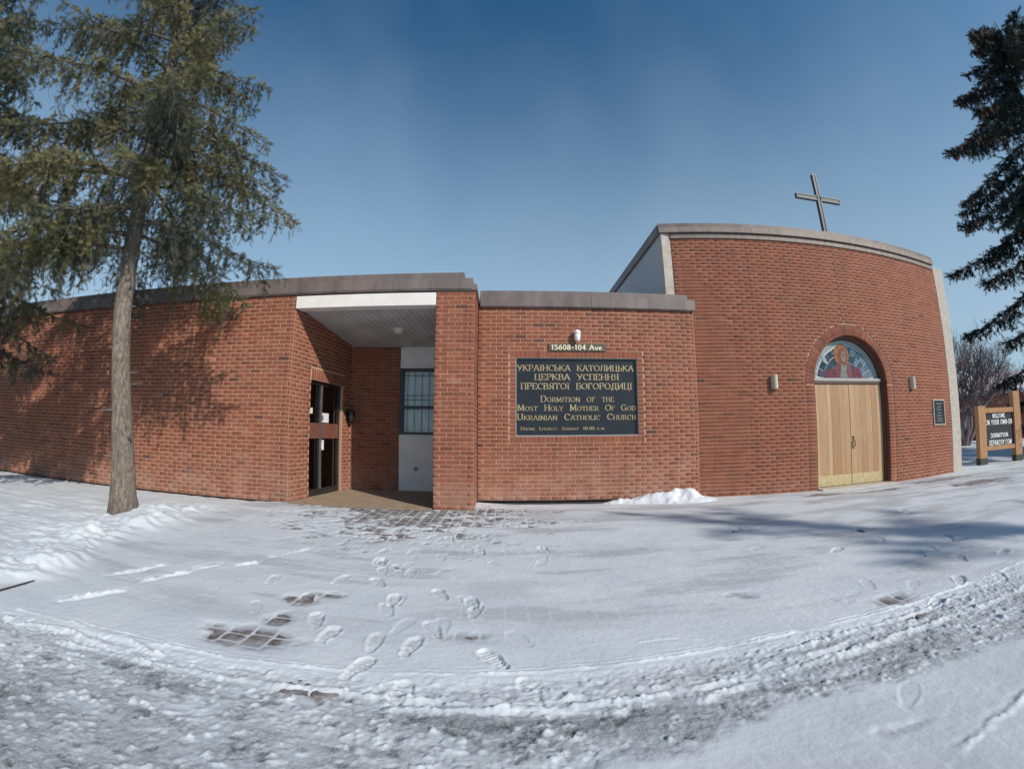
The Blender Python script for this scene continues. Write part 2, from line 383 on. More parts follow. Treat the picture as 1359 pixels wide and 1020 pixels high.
# ------------------------------------------------------------------ brick laying
CO = 0.0752; JT = 0.0108; BL = 0.2255
BR_V = np.array([(-.5, .03, -.5), (.5, .03, -.5), (.5, .03, .5), (-.5, .03, .5),
                 (-.5, .003, -.5), (.5, .003, -.5), (.5, .003, .5), (-.5, .003, .5),
                 (-.487, 0, -.46), (.487, 0, -.46), (.487, 0, .46), (-.487, 0, .46)], float)
BR_F = np.array([(0, 1, 5, 4), (1, 2, 6, 5), (2, 3, 7, 6), (3, 0, 4, 7), (4, 5, 9, 8), (5, 6, 10, 9), (6, 7, 11, 10), (7, 4, 8, 11), (8, 9, 10, 11)])
rng = np.random.default_rng(5)

def minus(iv, cut):
    out = []
    for a, b in iv:
        segs = [(a, b)]
        for c, d in cut:
            segs = [q for (p, r) in segs for q in ((p, min(r, c)), (max(p, d), r)) if q[1] - q[0] > 1e-4]
        out += segs
    return out

def lay(place, s0, s1, z0, n, holes=lambda z: [], bond=0.0, joint_v=JT, length=BL, tone_sd=0.16, dark=0.012):
    """place(s) -> (x, y), (tx, ty); returns brick list (centre, tangent, length, height, tone)"""
    out = []
    for c in range(n):
        z = z0 + (c + 0.5) * CO
        for a, b in minus([(s0, s1)], holes(z)):
            off = bond + (0.5 if c % 2 else 0.0)
            k0 = math.floor((a / length) - off) - 1
            s = (k0 + off) * length
            while s < b:
                p, q = max(s, a), min(s + length, b)
                if q - p > 0.035:
                    mid = (p + q) / 2; (x, y), (tx, ty) = place(mid)
                    t = float(np.clip(rng.normal(0.52, tone_sd), 0.09, 1.0))
                    if rng.random() < dark: t = float(rng.uniform(0, 0.1))
                    out.append([(x, y, z + rng.normal(0, 0.0007)), (tx, ty), q - p - joint_v, CO - JT, t, max(-.001, rng.normal(0.0005, 0.001))])
                s += length
    return out

def brick_matrix(b):
    (x, y, z), (tx, ty), L, h, t, o = b
    nx, ny = ty, -tx                                     # outward normal (towards the viewer)
    return Matrix(((tx * L, -nx, 0, x + nx * o), (ty * L, -ny, 0, y + ny * o), (0, 0, h, z), (0, 0, 0, 1)))

class Brickwork:
    """all bricks of one building: the 300 that show largest become parts, the rest one joined part"""
    def __init__(s, root, mat): s.root = root; s.mat = mat; s.items = []
    def add(s, bricks, wall): s.items += [(b, wall) for b in bricks]
    def build(s, limit=300):
        def size(it):
            (x, y, z), (tx, ty), L, h, t, o = it[0]
            d = math.sqrt(x * x + y * y + (z - CAM_H) ** 2); f = (x * -ty + y * tx) / max(1e-6, math.hypot(x, y))
            az = math.degrees(math.atan2(x, y))
            if abs(az) > 58 or z < 0.05: return 0
            return abs(f) * L * h / d ** 2
        order = sorted(range(len(s.items)), key=lambda i: -size(s.items[i]))
        pick = set(order[:limit])
        me = bpy.data.meshes.new('brick'); me.from_pydata(BR_V.tolist(), [], BR_F.tolist()); me.materials.append(s.mat)
        rest = []
        for i, (b, wall) in enumerate(s.items):
            if i in pick:
                o = bpy.data.objects.new('brick', me); COL.objects.link(o)
                o.parent = wall; o.matrix_parent_inverse = W(wall).inverted(); o.matrix_basis = brick_matrix(b); o['tone'] = b[4]
            else: rest.append(b)
        V = []; T = []
        for b in rest:
            M = np.array(brick_matrix(b)); V.append(BR_V @ M[:3, :3].T + M[:3, 3]); T.append(np.full(len(BR_V), b[4]))
        n = len(rest)
        F = (BR_F[None] + (np.arange(n) * len(BR_V))[:, None, None]).reshape(-1, 4)
        o = mesh_np('brickwork', np.concatenate(V), F, s.mat, s.root, attrs={'tone': np.concatenate(T)})
        o['kind'] = 'stuff'

def flat(o, d):
    L = math.hypot(*d); d = (d[0] / L, d[1] / L)
    return lambda s: ((o[0] + d[0] * s, o[1] + d[1] * s), d)

def wall_body(o, d, length, z0, z1, thick, holes=(), back=0.003):
    """mortar slab set back behind the brick faces, with rectangular openings"""
    Lh = math.hypot(*d); tx, ty = d[0] / Lh, d[1] / Lh; nx, ny = ty, -tx
    xs = sorted({0, length} | {h[0] for h in holes} | {h[1] for h in holes}); zs = sorted({z0, z1} | {h[2] for h in holes} | {h[3] for h in holes})
    m = MB()
    M = Matrix(((tx, -nx, 0, o[0]), (ty, -ny, 0, o[1]), (0, 0, 1, 0), (0, 0, 0, 1)))
    for i in range(len(xs) - 1):
        for k in range(len(zs) - 1):
            cx, cz = (xs[i] + xs[i + 1]) / 2, (zs[k] + zs[k + 1]) / 2
            if any(h[0] < cx < h[1] and h[2] < cz < h[3] for h in holes): continue
            if zs[k + 1] < z0 + 1e-6 or zs[k] > z1 - 1e-6: continue
            m.box(xs[i], xs[i + 1], back, thick, zs[k], zs[k + 1], M=M)
    return m

# ------------------------------------------------------------------ lettering drawn stroke by stroke (broad pen, serifs)
def _arc(cx, cy, rx, ry, a0, a1, n=9):
    return [(cx + rx * math.cos(R(a0 + (a1 - a0) * i / (n - 1))), cy + ry * math.sin(R(a0 + (a1 - a0) * i / (n - 1)))) for i in range(n)]
_O = lambda w: [_arc(w / 2, .5, w / 2 - .07, .45, 90, 450, 19)]
_bowl = lambda x, y0, y1, w: [(x, y1)] + _arc(x + w * .45, (y0 + y1) / 2, w * .55, (y1 - y0) / 2, 90, -90, 9) + [(x, y0)]
GL = {
 ' ': (.38, []),
 'A': (.82, [[(.04, 0), (.41, 1)], [(.41, 1), (.78, 0)], [(.18, .34), (.64, .34)]]), 'К': (.8, [[(.12, 0), (.12, 1)], [(.72, 1), (.14, .48)], [(.3, .6), (.76, 0)]]),
 'У': (.78, [[(.05, 1), (.4, .42)], [(.73, 1), (.33, .08), (.12, .02)]]), 'Р': (.68, [[(.12, 0), (.12, 1)], _bowl(.12, .45, 1, .5)]),
 'І': (.3, [[(.15, 0), (.15, 1)]]), 'Ї': (.34, [[(.17, 0), (.17, .82)], [(.06, .93), (.06, 1.03)], [(.28, .93), (.28, 1.03)]]),
 'Н': (.84, [[(.13, 0), (.13, 1)], [(.71, 0), (.71, 1)], [(.13, .5), (.71, .5)]]), 'С': (.78, [_arc(.43, .5, .36, .46, 48, 312, 15), [(.68, .72), (.68, .92)]]),
 'Ь': (.64, [[(.12, 0), (.12, 1)], _bowl(.12, 0, .55, .46)]), 'О': (.9, _O(.9)), 'Т': (.76, [[(.38, 0), (.38, 1)], [(.04, .96), (.72, .96)], [(.05, .78), (.05, .98)], [(.71, .78), (.71, .98)]]),
 'Л': (.82, [[(.02, .06), (.16, .1), (.26, .96)], [(.24, .96), (.7, .96)], [(.68, 0), (.68, 1)]]), 'И': (.86, [[(.13, 0), (.13, 1)], [(.73, 0), (.73, 1)], [(.13, .05), (.73, .95)]]),
 'Ц': (.86, [[(.13, 0), (.13, 1)], [(.68, 0), (.68, 1)], [(.1, .04), (.82, .04)], [(.82, .05), (.82, -.16)]]), 'Е': (.66, [[(.12, 0), (.12, 1)], [(.1, .96), (.58, .96)], [(.12, .52), (.48, .52)], [(.1, .04), (.6, .04)], [(.57, .78), (.57, .97)], [(.59, .04), (.59, .24)]]),
 'В': (.7, [[(.12, 0), (.12, 1)], _bowl(.12, .52, .97, .46), _bowl(.12, .03, .54, .54)]), 'П': (.82, [[(.13, 0), (.13, 1)], [(.69, 0), (.69, 1)], [(.1, .96), (.72, .96)]]),
 'Я': (.74, [[(.62, 0), (.62, 1)], [(.62, .97), (.36, .97), (.17, .85), (.14, .7), (.2, .54), (.38, .46), (.62, .46)], [(.4, .46), (.06, 0)]]),
 'Б': (.68, [[(.12, 0), (.12, 1)], [(.1, .96), (.58, .96)], [(.57, .78), (.57, .97)], _bowl(.12, .03, .56, .52)]), 'Г': (.62, [[(.12, 0), (.12, 1)], [(.1, .96), (.56, .96)], [(.55, .76), (.55, .97)]]),
 'Д': (.88, [[(.14, .06), (.26, .5), (.3, .96)], [(.28, .96), (.7, .96)], [(.68, .05), (.68, 1)], [(.04, .05), (.84, .05)], [(.06, -.16), (.06, .05)], [(.82, -.16), (.82, .05)]]),
 'D': (.8, [[(.12, 0), (.12, 1)], _bowl(.12, .03, .97, .64)]), 'R': (.78, [[(.12, 0), (.12, 1)], _bowl(.12, .48, .97, .5), [(.36, .48), (.74, 0)]]),
 'M': (1.0, [[(.12, 0), (.14, 1)], [(.14, 1), (.5, .12)], [(.5, .12), (.84, 1)], [(.84, 1), (.88, 0)]]), 'N': (.86, [[(.13, 0), (.13, 1)], [(.13, .97), (.73, .03)], [(.73, 0), (.73, 1)]]),
 'F': (.64, [[(.12, 0), (.12, 1)], [(.1, .96), (.58, .96)], [(.12, .5), (.46, .5)], [(.57, .76), (.57, .97)]]), 'S': (.64, [_arc(.32, .735, .22, .225, 30, 200, 9) + [(.3, .52)] + _arc(.32, .265, .24, .235, 70, -150, 9)]),
 'L': (.62, [[(.12, 0), (.12, 1)], [(.1, .04), (.58, .04)], [(.57, .04), (.57, .26)]]), 'Y': (.8, [[(.05, 1), (.4, .46)], [(.75, 1), (.4, .46)], [(.4, 0), (.4, .48)]]),
 'G': (.84, [_arc(.43, .5, .36, .46, 48, 330, 15), [(.72, .05), (.72, .44)], [(.52, .44), (.8, .44)]]), 'U': (.82, [[(.13, 1), (.13, .36)] + _arc(.41, .34, .28, .31, 180, 360, 9) + [(.69, 1)]]),
 'V': (.8, [[(.04, 1), (.4, 0)], [(.4, 0), (.76, 1)]]), 'W': (1.1, [[(.04, 1), (.3, 0)], [(.3, 0), (.55, .9)], [(.55, .9), (.8, 0)], [(.8, 0), (1.06, 1)]]),
 '1': (.44, [[(.08, .82), (.24, .98)], [(.24, 0), (.24, 1)]]), '5': (.58, [[(.5, .96), (.14, .96)], [(.14, .96), (.12, .56)], [(.12, .56)] + _arc(.28, .33, .24, .29, 110, -150, 11)]),
 '6': (.6, [[(.48, .97), (.26, .84), (.13, .55), (.12, .34)], _arc(.31, .32, .2, .28, 0, 360, 15)]), '0': (.6, [_arc(.3, .5, .22, .46, 90, 450, 17)]),
 '8': (.6, [_arc(.3, .74, .18, .22, 0, 360, 13), _arc(.3, .27, .22, .25, 0, 360, 13)]), '4': (.6, [[(.42, 0), (.42, 1)], [(.42, 1), (.06, .3)], [(.06, .3), (.56, .3)]]),
 '-': (.46, [[(.04, .42), (.42, .42)]]), '.': (.26, [[(.1, .06), (.16, .06)]]), ':': (.26, [[(.1, .06), (.16, .06)], [(.1, .6), (.16, .6)]]), 'v': (.56, [[(.03, .64), (.28, 0)], [(.28, 0), (.53, .64)]]),
 'e': (.52, [_arc(.26, .32, .2, .29, 20, 320, 13), [(.07, .36), (.46, .36)]]),
}
for a, b in (('А', 'A'), ('K', 'К'), ('P', 'Р'), ('I', 'І'), ('H', 'Н'), ('C', 'С'), ('O', 'О'), ('T', 'Т'), ('E', 'Е'), ('B', 'В')): GL[a] = GL[b]
def text_width(chars, space): return sum(GL[c][0] * k + space for c, k in chars) - space
def lettering(text, x0, x1, z0, h, small=0.74, serif=True, bold=0.165, thin=0.055, space=0.07, minw=0.0):
    """3D letters in the x-z plane facing -y, upper case with lower-case markers '_' prefix = small capital"""
    chars = []; i = 0
    while i < len(text):
        if text[i] == '_': chars.append((text[i + 1], small)); i += 2
        else: chars.append((text[i], 1.0)); i += 1
    w = text_width(chars, space); sx = (x1 - x0) / w
    m = MB(); x = 0.0; cnt = 0
    pen = R(14)
    for c, k in chars:
        gw, strokes = GL[c]
        for st in strokes:
            dots = len(st) == 2 and math.dist(st[0], st[1]) < 0.13
            for a, b in zip(st[:-1], st[1:]):
                dx, dy = b[0] - a[0], b[1] - a[1]; L = math.hypot(dx, dy)
                if L < 1e-6: continue
                ang = math.atan2(dy, dx)
                wd = max(minw, thin + (bold - thin) * abs(math.sin(ang - pen)) ** 1.4)
                if dots: wd = 0.13
                ux, uy = dx / L, dy / L; px, py = -uy * wd / 2, ux * wd / 2; e = 0.012
                q = [(a[0] - ux * e + px, a[1] - uy * e + py), (a[0] - ux * e - px, a[1] - uy * e - py), (b[0] + ux * e - px, b[1] + uy * e - py), (b[0] + ux * e + px, b[1] + uy * e + py)]
                yf = -0.010 - 0.00008 * (cnt % 30); cnt += 1
                vs = [(x0 + (x + u * k) * sx, 0.0, z0 + v * k * h) for u, v in q] + [(x0 + (x + u * k) * sx, yf, z0 + v * k * h) for u, v in q]
                m.add(vs, [(4, 5, 6, 7), (0, 4, 7, 3), (1, 2, 6, 5), (0, 1, 5, 4), (3, 7, 6, 2)])
            if serif and not dots:
                for p, r in ((st[0], st[1]), (st[-1], st[-2])):
                    if abs(p[1] - r[1]) > 0.8 * abs(p[0] - r[0]) and (p[1] < .02 and p[1] > -.05 or p[1] > .98):
                        yy = 0.0 if p[1] < .5 else p[1]
                        lo, hi = (yy, yy + .055) if yy < .5 else (yy - .055, yy)
                        yf = -0.0125 - 0.00008 * (cnt % 30); cnt += 1
                        q = [(p[0] - .16, lo), (p[0] + .16, lo), (p[0] + .16, hi), (p[0] - .16, hi)]
                        vs = [(x0 + (x + u * k) * sx, 0.0, z0 + v * k * h) for u, v in q] + [(x0 + (x + u * k) * sx, yf, z0 + v * k * h) for u, v in q]
                        m.add(vs, [(4, 5, 6, 7), (0, 4, 7, 3), (1, 2, 6, 5), (0, 1, 5, 4), (3, 7, 6, 2)])
        x += gw * k + space
    return m

# ------------------------------------------------------------------ low brick hall with the entrance porch
hall = thing('brick_hall', 'long low red brick hall with recessed entrance porch, white beam and brown roof edge', 'building', (-6, 7.3, 0))
bw = Brickwork(hall, M_brick)
YA = 7.3; K = (-3.78, 7.3); Lp = (-3.42, 9.5); RET = (Lp[0] - K[0], Lp[1] - K[1]); RL = math.hypot(*RET)
w = wall_body((-15, YA), (1, 0), 11.21, -0.02, 3.66, 0.22).build('front_wall', M_mortar, hall)
bw.add(lay(flat((-15, YA), (1, 0)), 0, 11.22, -0.02, 49), w)
MB().box(-14.98, -3.84, YA + .035, YA + .2, -0.5, -0.022).build('foundation', M_foundation, hall)
MB().box(-15.0, -14.8, YA + .23, 13, -0.3, 3.66).build('end_wall', M_mortar, hall)
DS0, DS1, DZ = 0.65, 1.88, 2.21
wr = wall_body(K, RET, RL, -0.03, 3.66, 0.2, [(DS0, DS1, -0.03, DZ)]).build('porch_side_wall', M_mortar, hall)
bw.add(lay(flat(K, RET), 0.0, RL, -0.03, 49, lambda z: [(DS0, DS1)] if z < DZ else ([(DS0 - .03, DS1 + .03)] if z < DZ + .225 else []), bond=0.25), wr)
sold = []
pl = flat(K, RET)
k = DS0 + 0.01
while k < DS1 + .0:
    (x, y), t = pl(k + .0375); sold.append([(x, y, DZ + .11), t, .0645, .205, float(np.clip(rng.normal(.5, .2), .1, 1)), 0.0]); k += .0757
bw.add(sold, wr)
BW0 = (-3.42, 9.5); BWd = (1.10, 0.10)
BW0 = (-3.52, 9.491)
wb = wall_body(BW0, BWd, 1.205, -0.03, 3.2, 0.2).build('porch_back_wall', smat('shaded_mortar', (.24, .12, .085), (.33, .18, .13), 30, .95), hall)  # darker mortar: porch shade painted into the back wall's joints
bw.add(lay(flat(BW0, BWd), 0, 1.205, -0.03, 43), wb)
CX0, CX1 = -1.19, -0.515
wc = MB().box(CX0 + .005, CX1 - .005, YA + .005, 9.62, -0.06, 3.66).build('column', M_mortar, hall)
bw.add(lay(flat((CX0, YA), (1, 0)), 0, CX1 - CX0, -0.04, 49, bond=0.0), wc)
bw.add(lay(flat((CX1, YA), (0, 1)), 0.0, 0.86, -0.04, 49, bond=0.25), wc)
bw.add(lay(flat((CX0, 9.6), (0, -1)), 0.0, 2.3, -0.04, 46, bond=0.25), wc)
bw.build()
# white beam, soffit boards, dome lamp
MB().box(-3.775, CX0 - .004, YA - .025, YA + .22, 3.405, 3.632, .006).build('porch_beam', M_white, hall)
sl = RET[0] / RET[1]
sob = MB().add([(-3.9, 7.5, 3.47), (-1.0, 7.5, 3.47), (-1.0, 9.72, 3.17), (-3.9, 9.72, 3.17), (-3.9, 7.5, 3.5), (-1.0, 7.5, 3.5), (-1.0, 9.72, 3.2), (-3.9, 9.72, 3.2)],
               [(3, 2, 1, 0), (4, 5, 6, 7), (0, 1, 5, 4), (2, 3, 7, 6), (1, 2, 6, 5), (3, 0, 4, 7)]).build('soffit_backing', M_bronze, hall)
bwid = 0.118; bm_v = None
for i in range(22):
    xa = -3.755 + i * bwid
    if xa + bwid * .5 > CX0 + .1: break
    y0_, y1_ = YA + .225, 9.56; z0_, z1_ = 3.435, 3.135
    xs0 = xa; xs1 = xa + bwid - .009; dx = (y1_ - y0_) * sl
    xs1e = min(xs1, CX0 + .02)
    v = [(xs0, y0_, z0_), (xs1, y0_, z0_), (xs1 + dx, y1_, z1_), (xs0 + dx, y1_, z1_)]
    b8 = [(p[0], p[1], p[2] + .02) for p in v]
    MB().add(v + b8, [(3, 2, 1, 0), (4, 5, 6, 7), (0, 1, 5, 4), (1, 2, 6, 5), (2, 3, 7, 6), (3, 0, 4, 7)]).build('soffit_board', M_soffit, sob)
dl = MB().lathe([(.10, 3.285), (.135, 3.275), (.135, 3.25), (.125, 3.245)], 28, Matrix.Translation((-2.137, 8.595, 0.035))).build('ceiling_lamp', M_lampwhite, hall, True)
MB().lathe([(.002, 3.165), (.05, 3.17), (.09, 3.187), (.115, 3.215), (.123, 3.246)], 28, Matrix.Translation((-2.137, 8.595, 0.035))).build('lamp_dome', M_lens, dl, True)
# rendered panel and barred window at the back of the porch
MB().box(-2.325, CX0, 9.6, 9.78, 2.655, 3.2).build('infill_panel', M_panel, hall)
pw = MB().box(-2.325, CX0, 9.6, 9.78, -.03, 1.2).build('infill_panel', M_panel, hall)
MB().lathe([(.045, 0), (.05, .012), (.03, .02)], 18, Matrix.Translation((-1.946, 9.6, .456)) @ Matrix.Rotation(R(90), 4, 'X')).build('vent_cap', smat('grey_vent', (.28, .27, .26), None, rough=.6), pw)
wf = MB()
X0, X1 = -2.325, CX0; Z0, Z1, ZM = 1.2, 2.655, 1.795
wf.box(X0, X0 + .085, 9.57, 9.7, Z0, Z1); wf.box(X1 - .05, X1, 9.57, 9.7, Z0, Z1)
wf.box(X0 + .085, X1 - .05, 9.57, 9.7, Z0, Z0 + .055); wf.box(X0 + .085, X1 - .05, 9.57, 9.7, Z1 - .06, Z1); wf.box(X0 + .085, X1 - .05, 9.572, 9.7, ZM - .03, ZM + .03)
wf = wf.build('porch_window', M_black, hall)
for a, b in ((Z0 + .055, ZM - .03), (ZM + .03, Z1 - .06)):
    MB().box(X0 + .085, X1 - .05, 9.655, 9.66, a, b).build('pane', M_glass, wf)
    cm = MB(); n = 60; vs = []
    for i in range(n + 1):
        x = X0 + .085 + (X1 - X0 - .135) * i / n
        y = 9.70 + .018 * math.sin(i * 1.05) + .008 * math.sin(i * 2.7)
        vs += [(x, y, a), (x, y, b)]
    cm.add(vs, [(2 * i, 2 * i + 2, 2 * i + 3, 2 * i + 1) for i in range(n)])
    cm.build('curtain', M_curtain, wf, True)
for i in range(6): MB().tube([(X0 + .17 + i * .16, 9.625, Z0 + .06), (X0 + .17 + i * .16, 9.625, Z1 - .06)], .005, 6).build('security_bar', M_black, wf)
for z in (1.96, 2.06, 2.5): MB().tube([(X0 + .09, 9.612, z), (X1 - .05, 9.612, z)], .006, 6).build('security_bar', M_black, wf)
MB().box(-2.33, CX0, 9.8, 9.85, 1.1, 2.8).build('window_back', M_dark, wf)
# glazed entrance door in the side wall of the porch
tL = (RET[0] / RL, RET[1] / RL); MR = Matrix(((tL[0], -tL[1], 0, K[0]), (tL[1], tL[0], 0, K[1]), (0, 0, 1, 0), (0, 0, 0, 1)))
def rb(m, s0, s1, d0, d1, z0, z1, c=0): return m.box(s0, s1, d0, d1, z0, z1, c, MR)
ed = MB()
for a, b in ((DS0, DS0 + .05), (DS1 - .06, DS1), (1.10, 1.165)): rb(ed, a, b, .07, .17, .1, DZ - .07)
rb(ed, DS0, DS1, .07, .17, DZ - .07, DZ); rb(ed, DS0, DS1, .07, .17, -.03, .1)
ed = ed.build('entrance_door', M_bronze, hall)
m = MB(); rb(m, 1.10, 1.165, .055, .07, .1, DZ - .07); m.build('mullion', M_alu, ed)
for a, b in ((DS0 + .052, 1.098), (1.167, DS1 - .062)):
    m = MB(); rb(m, a, b, .06, .15, 1.09, 1.39, .004); m.build('middle_panel', M_brownpanel, ed)
    for c, d in ((.1, 1.088), (1.392, DZ - .07)):
        m = MB(); rb(m, a, b, .115, .121, c, d); m.build('pane', M_glass_door, ed)
m = MB(); rb(m, 1.175, 1.20, .02, .06, .86, 1.06, .006); rb(m, 1.172, 1.205, .05, .07, .9, 1.02); m.build('handle', M_lampwhite, ed)
m = MB(); rb(m, .82, .90, .108, .113, 1.57, 1.68); m.build('paper_slip', M_paper, ed)
m = MB(); rb(m, 1.20, 1.50, .108, .113, 1.41, 1.60); pn = m.build('paper_notice', M_paper, ed)
m = MB(); rb(m, 1.22, 1.30, .104, .107, 1.45, 1.55); m.build('notice_print', M_paperblue, pn)
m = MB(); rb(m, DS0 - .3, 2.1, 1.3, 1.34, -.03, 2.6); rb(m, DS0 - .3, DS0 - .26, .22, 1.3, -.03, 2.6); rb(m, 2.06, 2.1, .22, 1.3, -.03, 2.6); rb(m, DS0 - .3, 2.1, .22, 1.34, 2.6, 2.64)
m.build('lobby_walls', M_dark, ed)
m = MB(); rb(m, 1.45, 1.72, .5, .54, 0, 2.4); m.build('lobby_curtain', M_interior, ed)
# roof slabs stepping back as flashing tiers
r1 = MB().box(-15.06, -.49, 7.262, 13, 3.668, 3.775).box(-15.06, -.56, 7.266, 13, 3.775, 3.885).build('roof_edge', M_fascia, hall)
for i in range(6):
    xa = -15.04 + i * 2.43; xb = min(xa + 2.424, -.57)
    MB().box(xa, xb, 7.25, 7.262, 3.69, 3.878).build('fascia_panel', M_fascia, r1)
MB().box(-15.06, -.715, 7.30, 13, 3.885, 4.0).build('roof_cap', M_fascia, hall)
MB().box(-15.0, -.8, 7.4, 12.9, 4.0, 4.006).build('roof_surface', M_roofing, hall)
# black wall lantern by the inner corner
lan = thing('wall_lantern', 'small black lantern on the dark brick side wall of the porch beside the glass door', 'lantern', (0, 0, 0))
m = MB(); rb(m, 2.02, 2.12, -.02, 0, 1.46, 1.72); rb(m, 2.04, 2.10, -.10, -.02, 1.66, 1.69); m.build('back_plate', M_black, lan)
m = MB(); Mx = MR @ Matrix.Translation((2.07, -.12, 0))
m.lathe([(.01, 1.73), (.03, 1.70), (.085, 1.67), (.085, 1.655)], 10, Mx); m.build('hood', M_black, lan)
m = MB().lathe([(.07, 1.655), (.075, 1.56), (.055, 1.47), (.02, 1.445)], 8, Mx); m.build('body', M_black, lan)

# ------------------------------------------------------------------ brick link between hall and church, with the sign recess
linkb = thing('brick_link', 'lower red brick block between porch and curved church front, holding the dark sign', 'building', (1.6, 8.15, 0))
YB = 8.15; BX0, BX1 = -0.50, 3.745; SX0, SX1, SZ0, SZ1 = 0.20, 2.52, 1.178, 2.640; BO = 0.112
bl = Brickwork(linkb, M_brick_s)
wl_ = wall_body((BX0, YB), (1, 0), BX1 - BX0, 0.0, 3.61, 0.22, [(SX0 - BX0, SX1 - BX0, SZ0, SZ1)]).build('sign_wall', M_mortar, linkb)
bl.add(lay(flat((BX0, YB), (1, 0)), 0, BX1 - BX0, 0.0, 48, lambda z: [(SX0 - BO - BX0, SX1 + BO - BX0)] if 14 * CO < z < 37 * CO else [], tone_sd=.16, dark=.015), wl_)
bl.build()
bme = bpy.data.meshes.new('border_brick'); bme.from_pydata(BR_V.tolist(), [], BR_F.tolist()); bme.materials.append(M_brick_s)
BZ0, BZ1 = SZ0 - 14 * CO, 37 * CO - SZ1
def border(x, z, L, h):
    o = bpy.data.objects.new('border_brick', bme); COL.objects.link(o); o.parent = wl_; o.matrix_parent_inverse = W(wl_).inverted()
    t = float(np.clip(rng.normal(.5, .15), .1, 1))
    o.matrix_basis = brick_matrix([(x, YB, z), (1, 0), L, h, t, rng.normal(.0, .001)]); o['tone'] = t
n = 31; st = (SX1 - SX0 + 2 * BO) / n
for i in range(n):
    for z, hb in ((SZ1 + BZ1 / 2, BZ1), (SZ0 - BZ0 / 2, BZ0)): border(SX0 - BO + (i + .5) * st, z, st - .007, hb - .009)
n = 19; st = (SZ1 - SZ0) / n
for i in range(n):
    for x in (SX0 - BO / 2, SX1 + BO / 2): border(x, SZ0 + (i + .5) * st, BO - .008, st - .008)
MB().box(BX0 + .05, BX1 - .02, YB + .06, YB + .2, -0.5, -0.002).build('foundation', M_foundation, linkb)
le = MB().box(BX0 + .02, 3.765, YB - .05, 8.33, 3.612, 3.835).box(BX0 + .02, 3.22, 8.33, 13, 3.612, 3.835).build('roof_edge', M_fascia, linkb)
for i in range(2):
    xa = BX0 + .03 + i * 2.13
    MB().box(xa, xa + 2.122, YB - .06, YB - .05, 3.625, 3.83).build('fascia_panel', M_fascia, le)
MB().box(BX0 + .02, 3.64, YB - .02, 8.33, 3.835, 3.945).box(BX0 + .02, 3.22, 8.33, 13, 3.835, 3.945).build('roof_cap', M_fascia, linkb)
MB().box(BX0 + .1, 3.2, 8.4, 12.9, 3.945, 3.95).build('roof_surface', M_roofing, linkb)

# the sign itself
sign = thing('church_sign', 'large dark sign board with gold bilingual church name set into the brick wall', 'sign', (1.36, YB, 1.2))
MB().box(SX0 + .004, SX1 - .004, YB + .062, YB + .09, SZ0 + .004, SZ1 - .004).build('board', M_signblack, sign)
sf = MB(); e = .012
sf.box(SX0 + .002, SX0 + e, YB + .02, YB + .06, SZ0 + .002, SZ1 - .002); sf.box(SX1 - e, SX1 - .002, YB + .02, YB + .06, SZ0 + .002, SZ1 - .002)
sf.box(SX0 + e, SX1 - e, YB + .018, YB + .06, SZ0 + .002, SZ0 + e + .008); sf.box(SX0 + e, SX1 - e, YB + .018, YB + .06, SZ1 - e, SZ1 - .002)
sf.build('frame', M_signframe, sign)
def put_text(text, x0, x1, z0, h, mat, parent, y, **kw):
    m = lettering(text, x0, x1, z0, h, **kw); m.v = [(v[0], v[1] + y, v[2]) for v in m.v]
    o = m.build('lettering', mat, parent); o['kind'] = 'stuff'; return o
ys = YB + .0615
for txt, a, b, zt, zb in (
    ('УКРАЇНСЬКА  КАТОЛИЦЬКА', 105, 1100, 342, 393), ('ЦЕРКВА  УСПЕННЯ', 250, 968, 418, 470), ('ПРЕСВЯТОЇ  БОГОРОДИЦІ', 135, 1082, 494, 549),
    ('D_O_R_M_I_T_I_O_N  _O_F  _T_H_E', 300, 922, 600, 655), ('M_O_S_T  H_O_L_Y  M_O_T_H_E_R  O_F  G_O_D', 108, 1110, 676, 729), ('U_K_R_A_I_N_I_A_N  C_A_T_H_O_L_I_C  C_H_U_R_C_H', 105, 1112, 752, 806),
    ('D_I_V_I_N_E  L_I_T_U_R_G_Y  S_U_N_D_A_Y  10:00 _A._M.', 135, 845, 862, 889)):
    fx = lambda p: SX0 + (p - 95) / (1128 - 95) * (SX1 - SX0); fz = lambda q: SZ1 - (q - 285) / (940 - 285) * (SZ1 - SZ0)
    put_text(txt, fx(a), fx(b), fz(zb), fz(zt) - fz(zb), M_gold, sign, ys, bold=.16, thin=.055)
# address plate and lamp over the sign
ap = thing('address_plate', 'narrow dark plate with cream street number above the sign', 'sign', (1.36, YB, 2.84))
MB().box(.815, 1.905, YB - .022, YB - .002, 2.768, 2.908, .004).build('plate', M_plate, ap)
put_text('15608-104 Ave.', .86, 1.87, 2.79, .098, M_cream, ap, YB - .0225, bold=.2, thin=.12, serif=False, space=.1, minw=.14)
sl_ = thing('sign_lamp', 'small white lamp head mounted on the brick wall above the address plate', 'lamp', (1.355, YB, 3.0))
Ml = Matrix.Translation((1.355, YB - .078, .03))
MB().lathe([(.005, 3.14), (.04, 3.132), (.062, 3.105), (.066, 3.075), (.066, 3.055)], 24, Ml).build('cap', M_lampwhite, sl_, True)
MB().lathe([(.062, 3.052), (.060, 3.0), (.052, 2.955), (.044, 2.925), (.036, 2.92)], 24, Ml).build('shade', M_lampwhite, sl_, True)
MB().tube([(1.355, YB - .03, 3.10), (1.355, YB - .002, 3.10)], .018, 10).build('arm', M_lampwhite, sl_)
MB().box(1.315, 1.395, YB - .012, YB - .001, 3.02, 3.12).build('wall_plate', M_lampwhite, sl_)

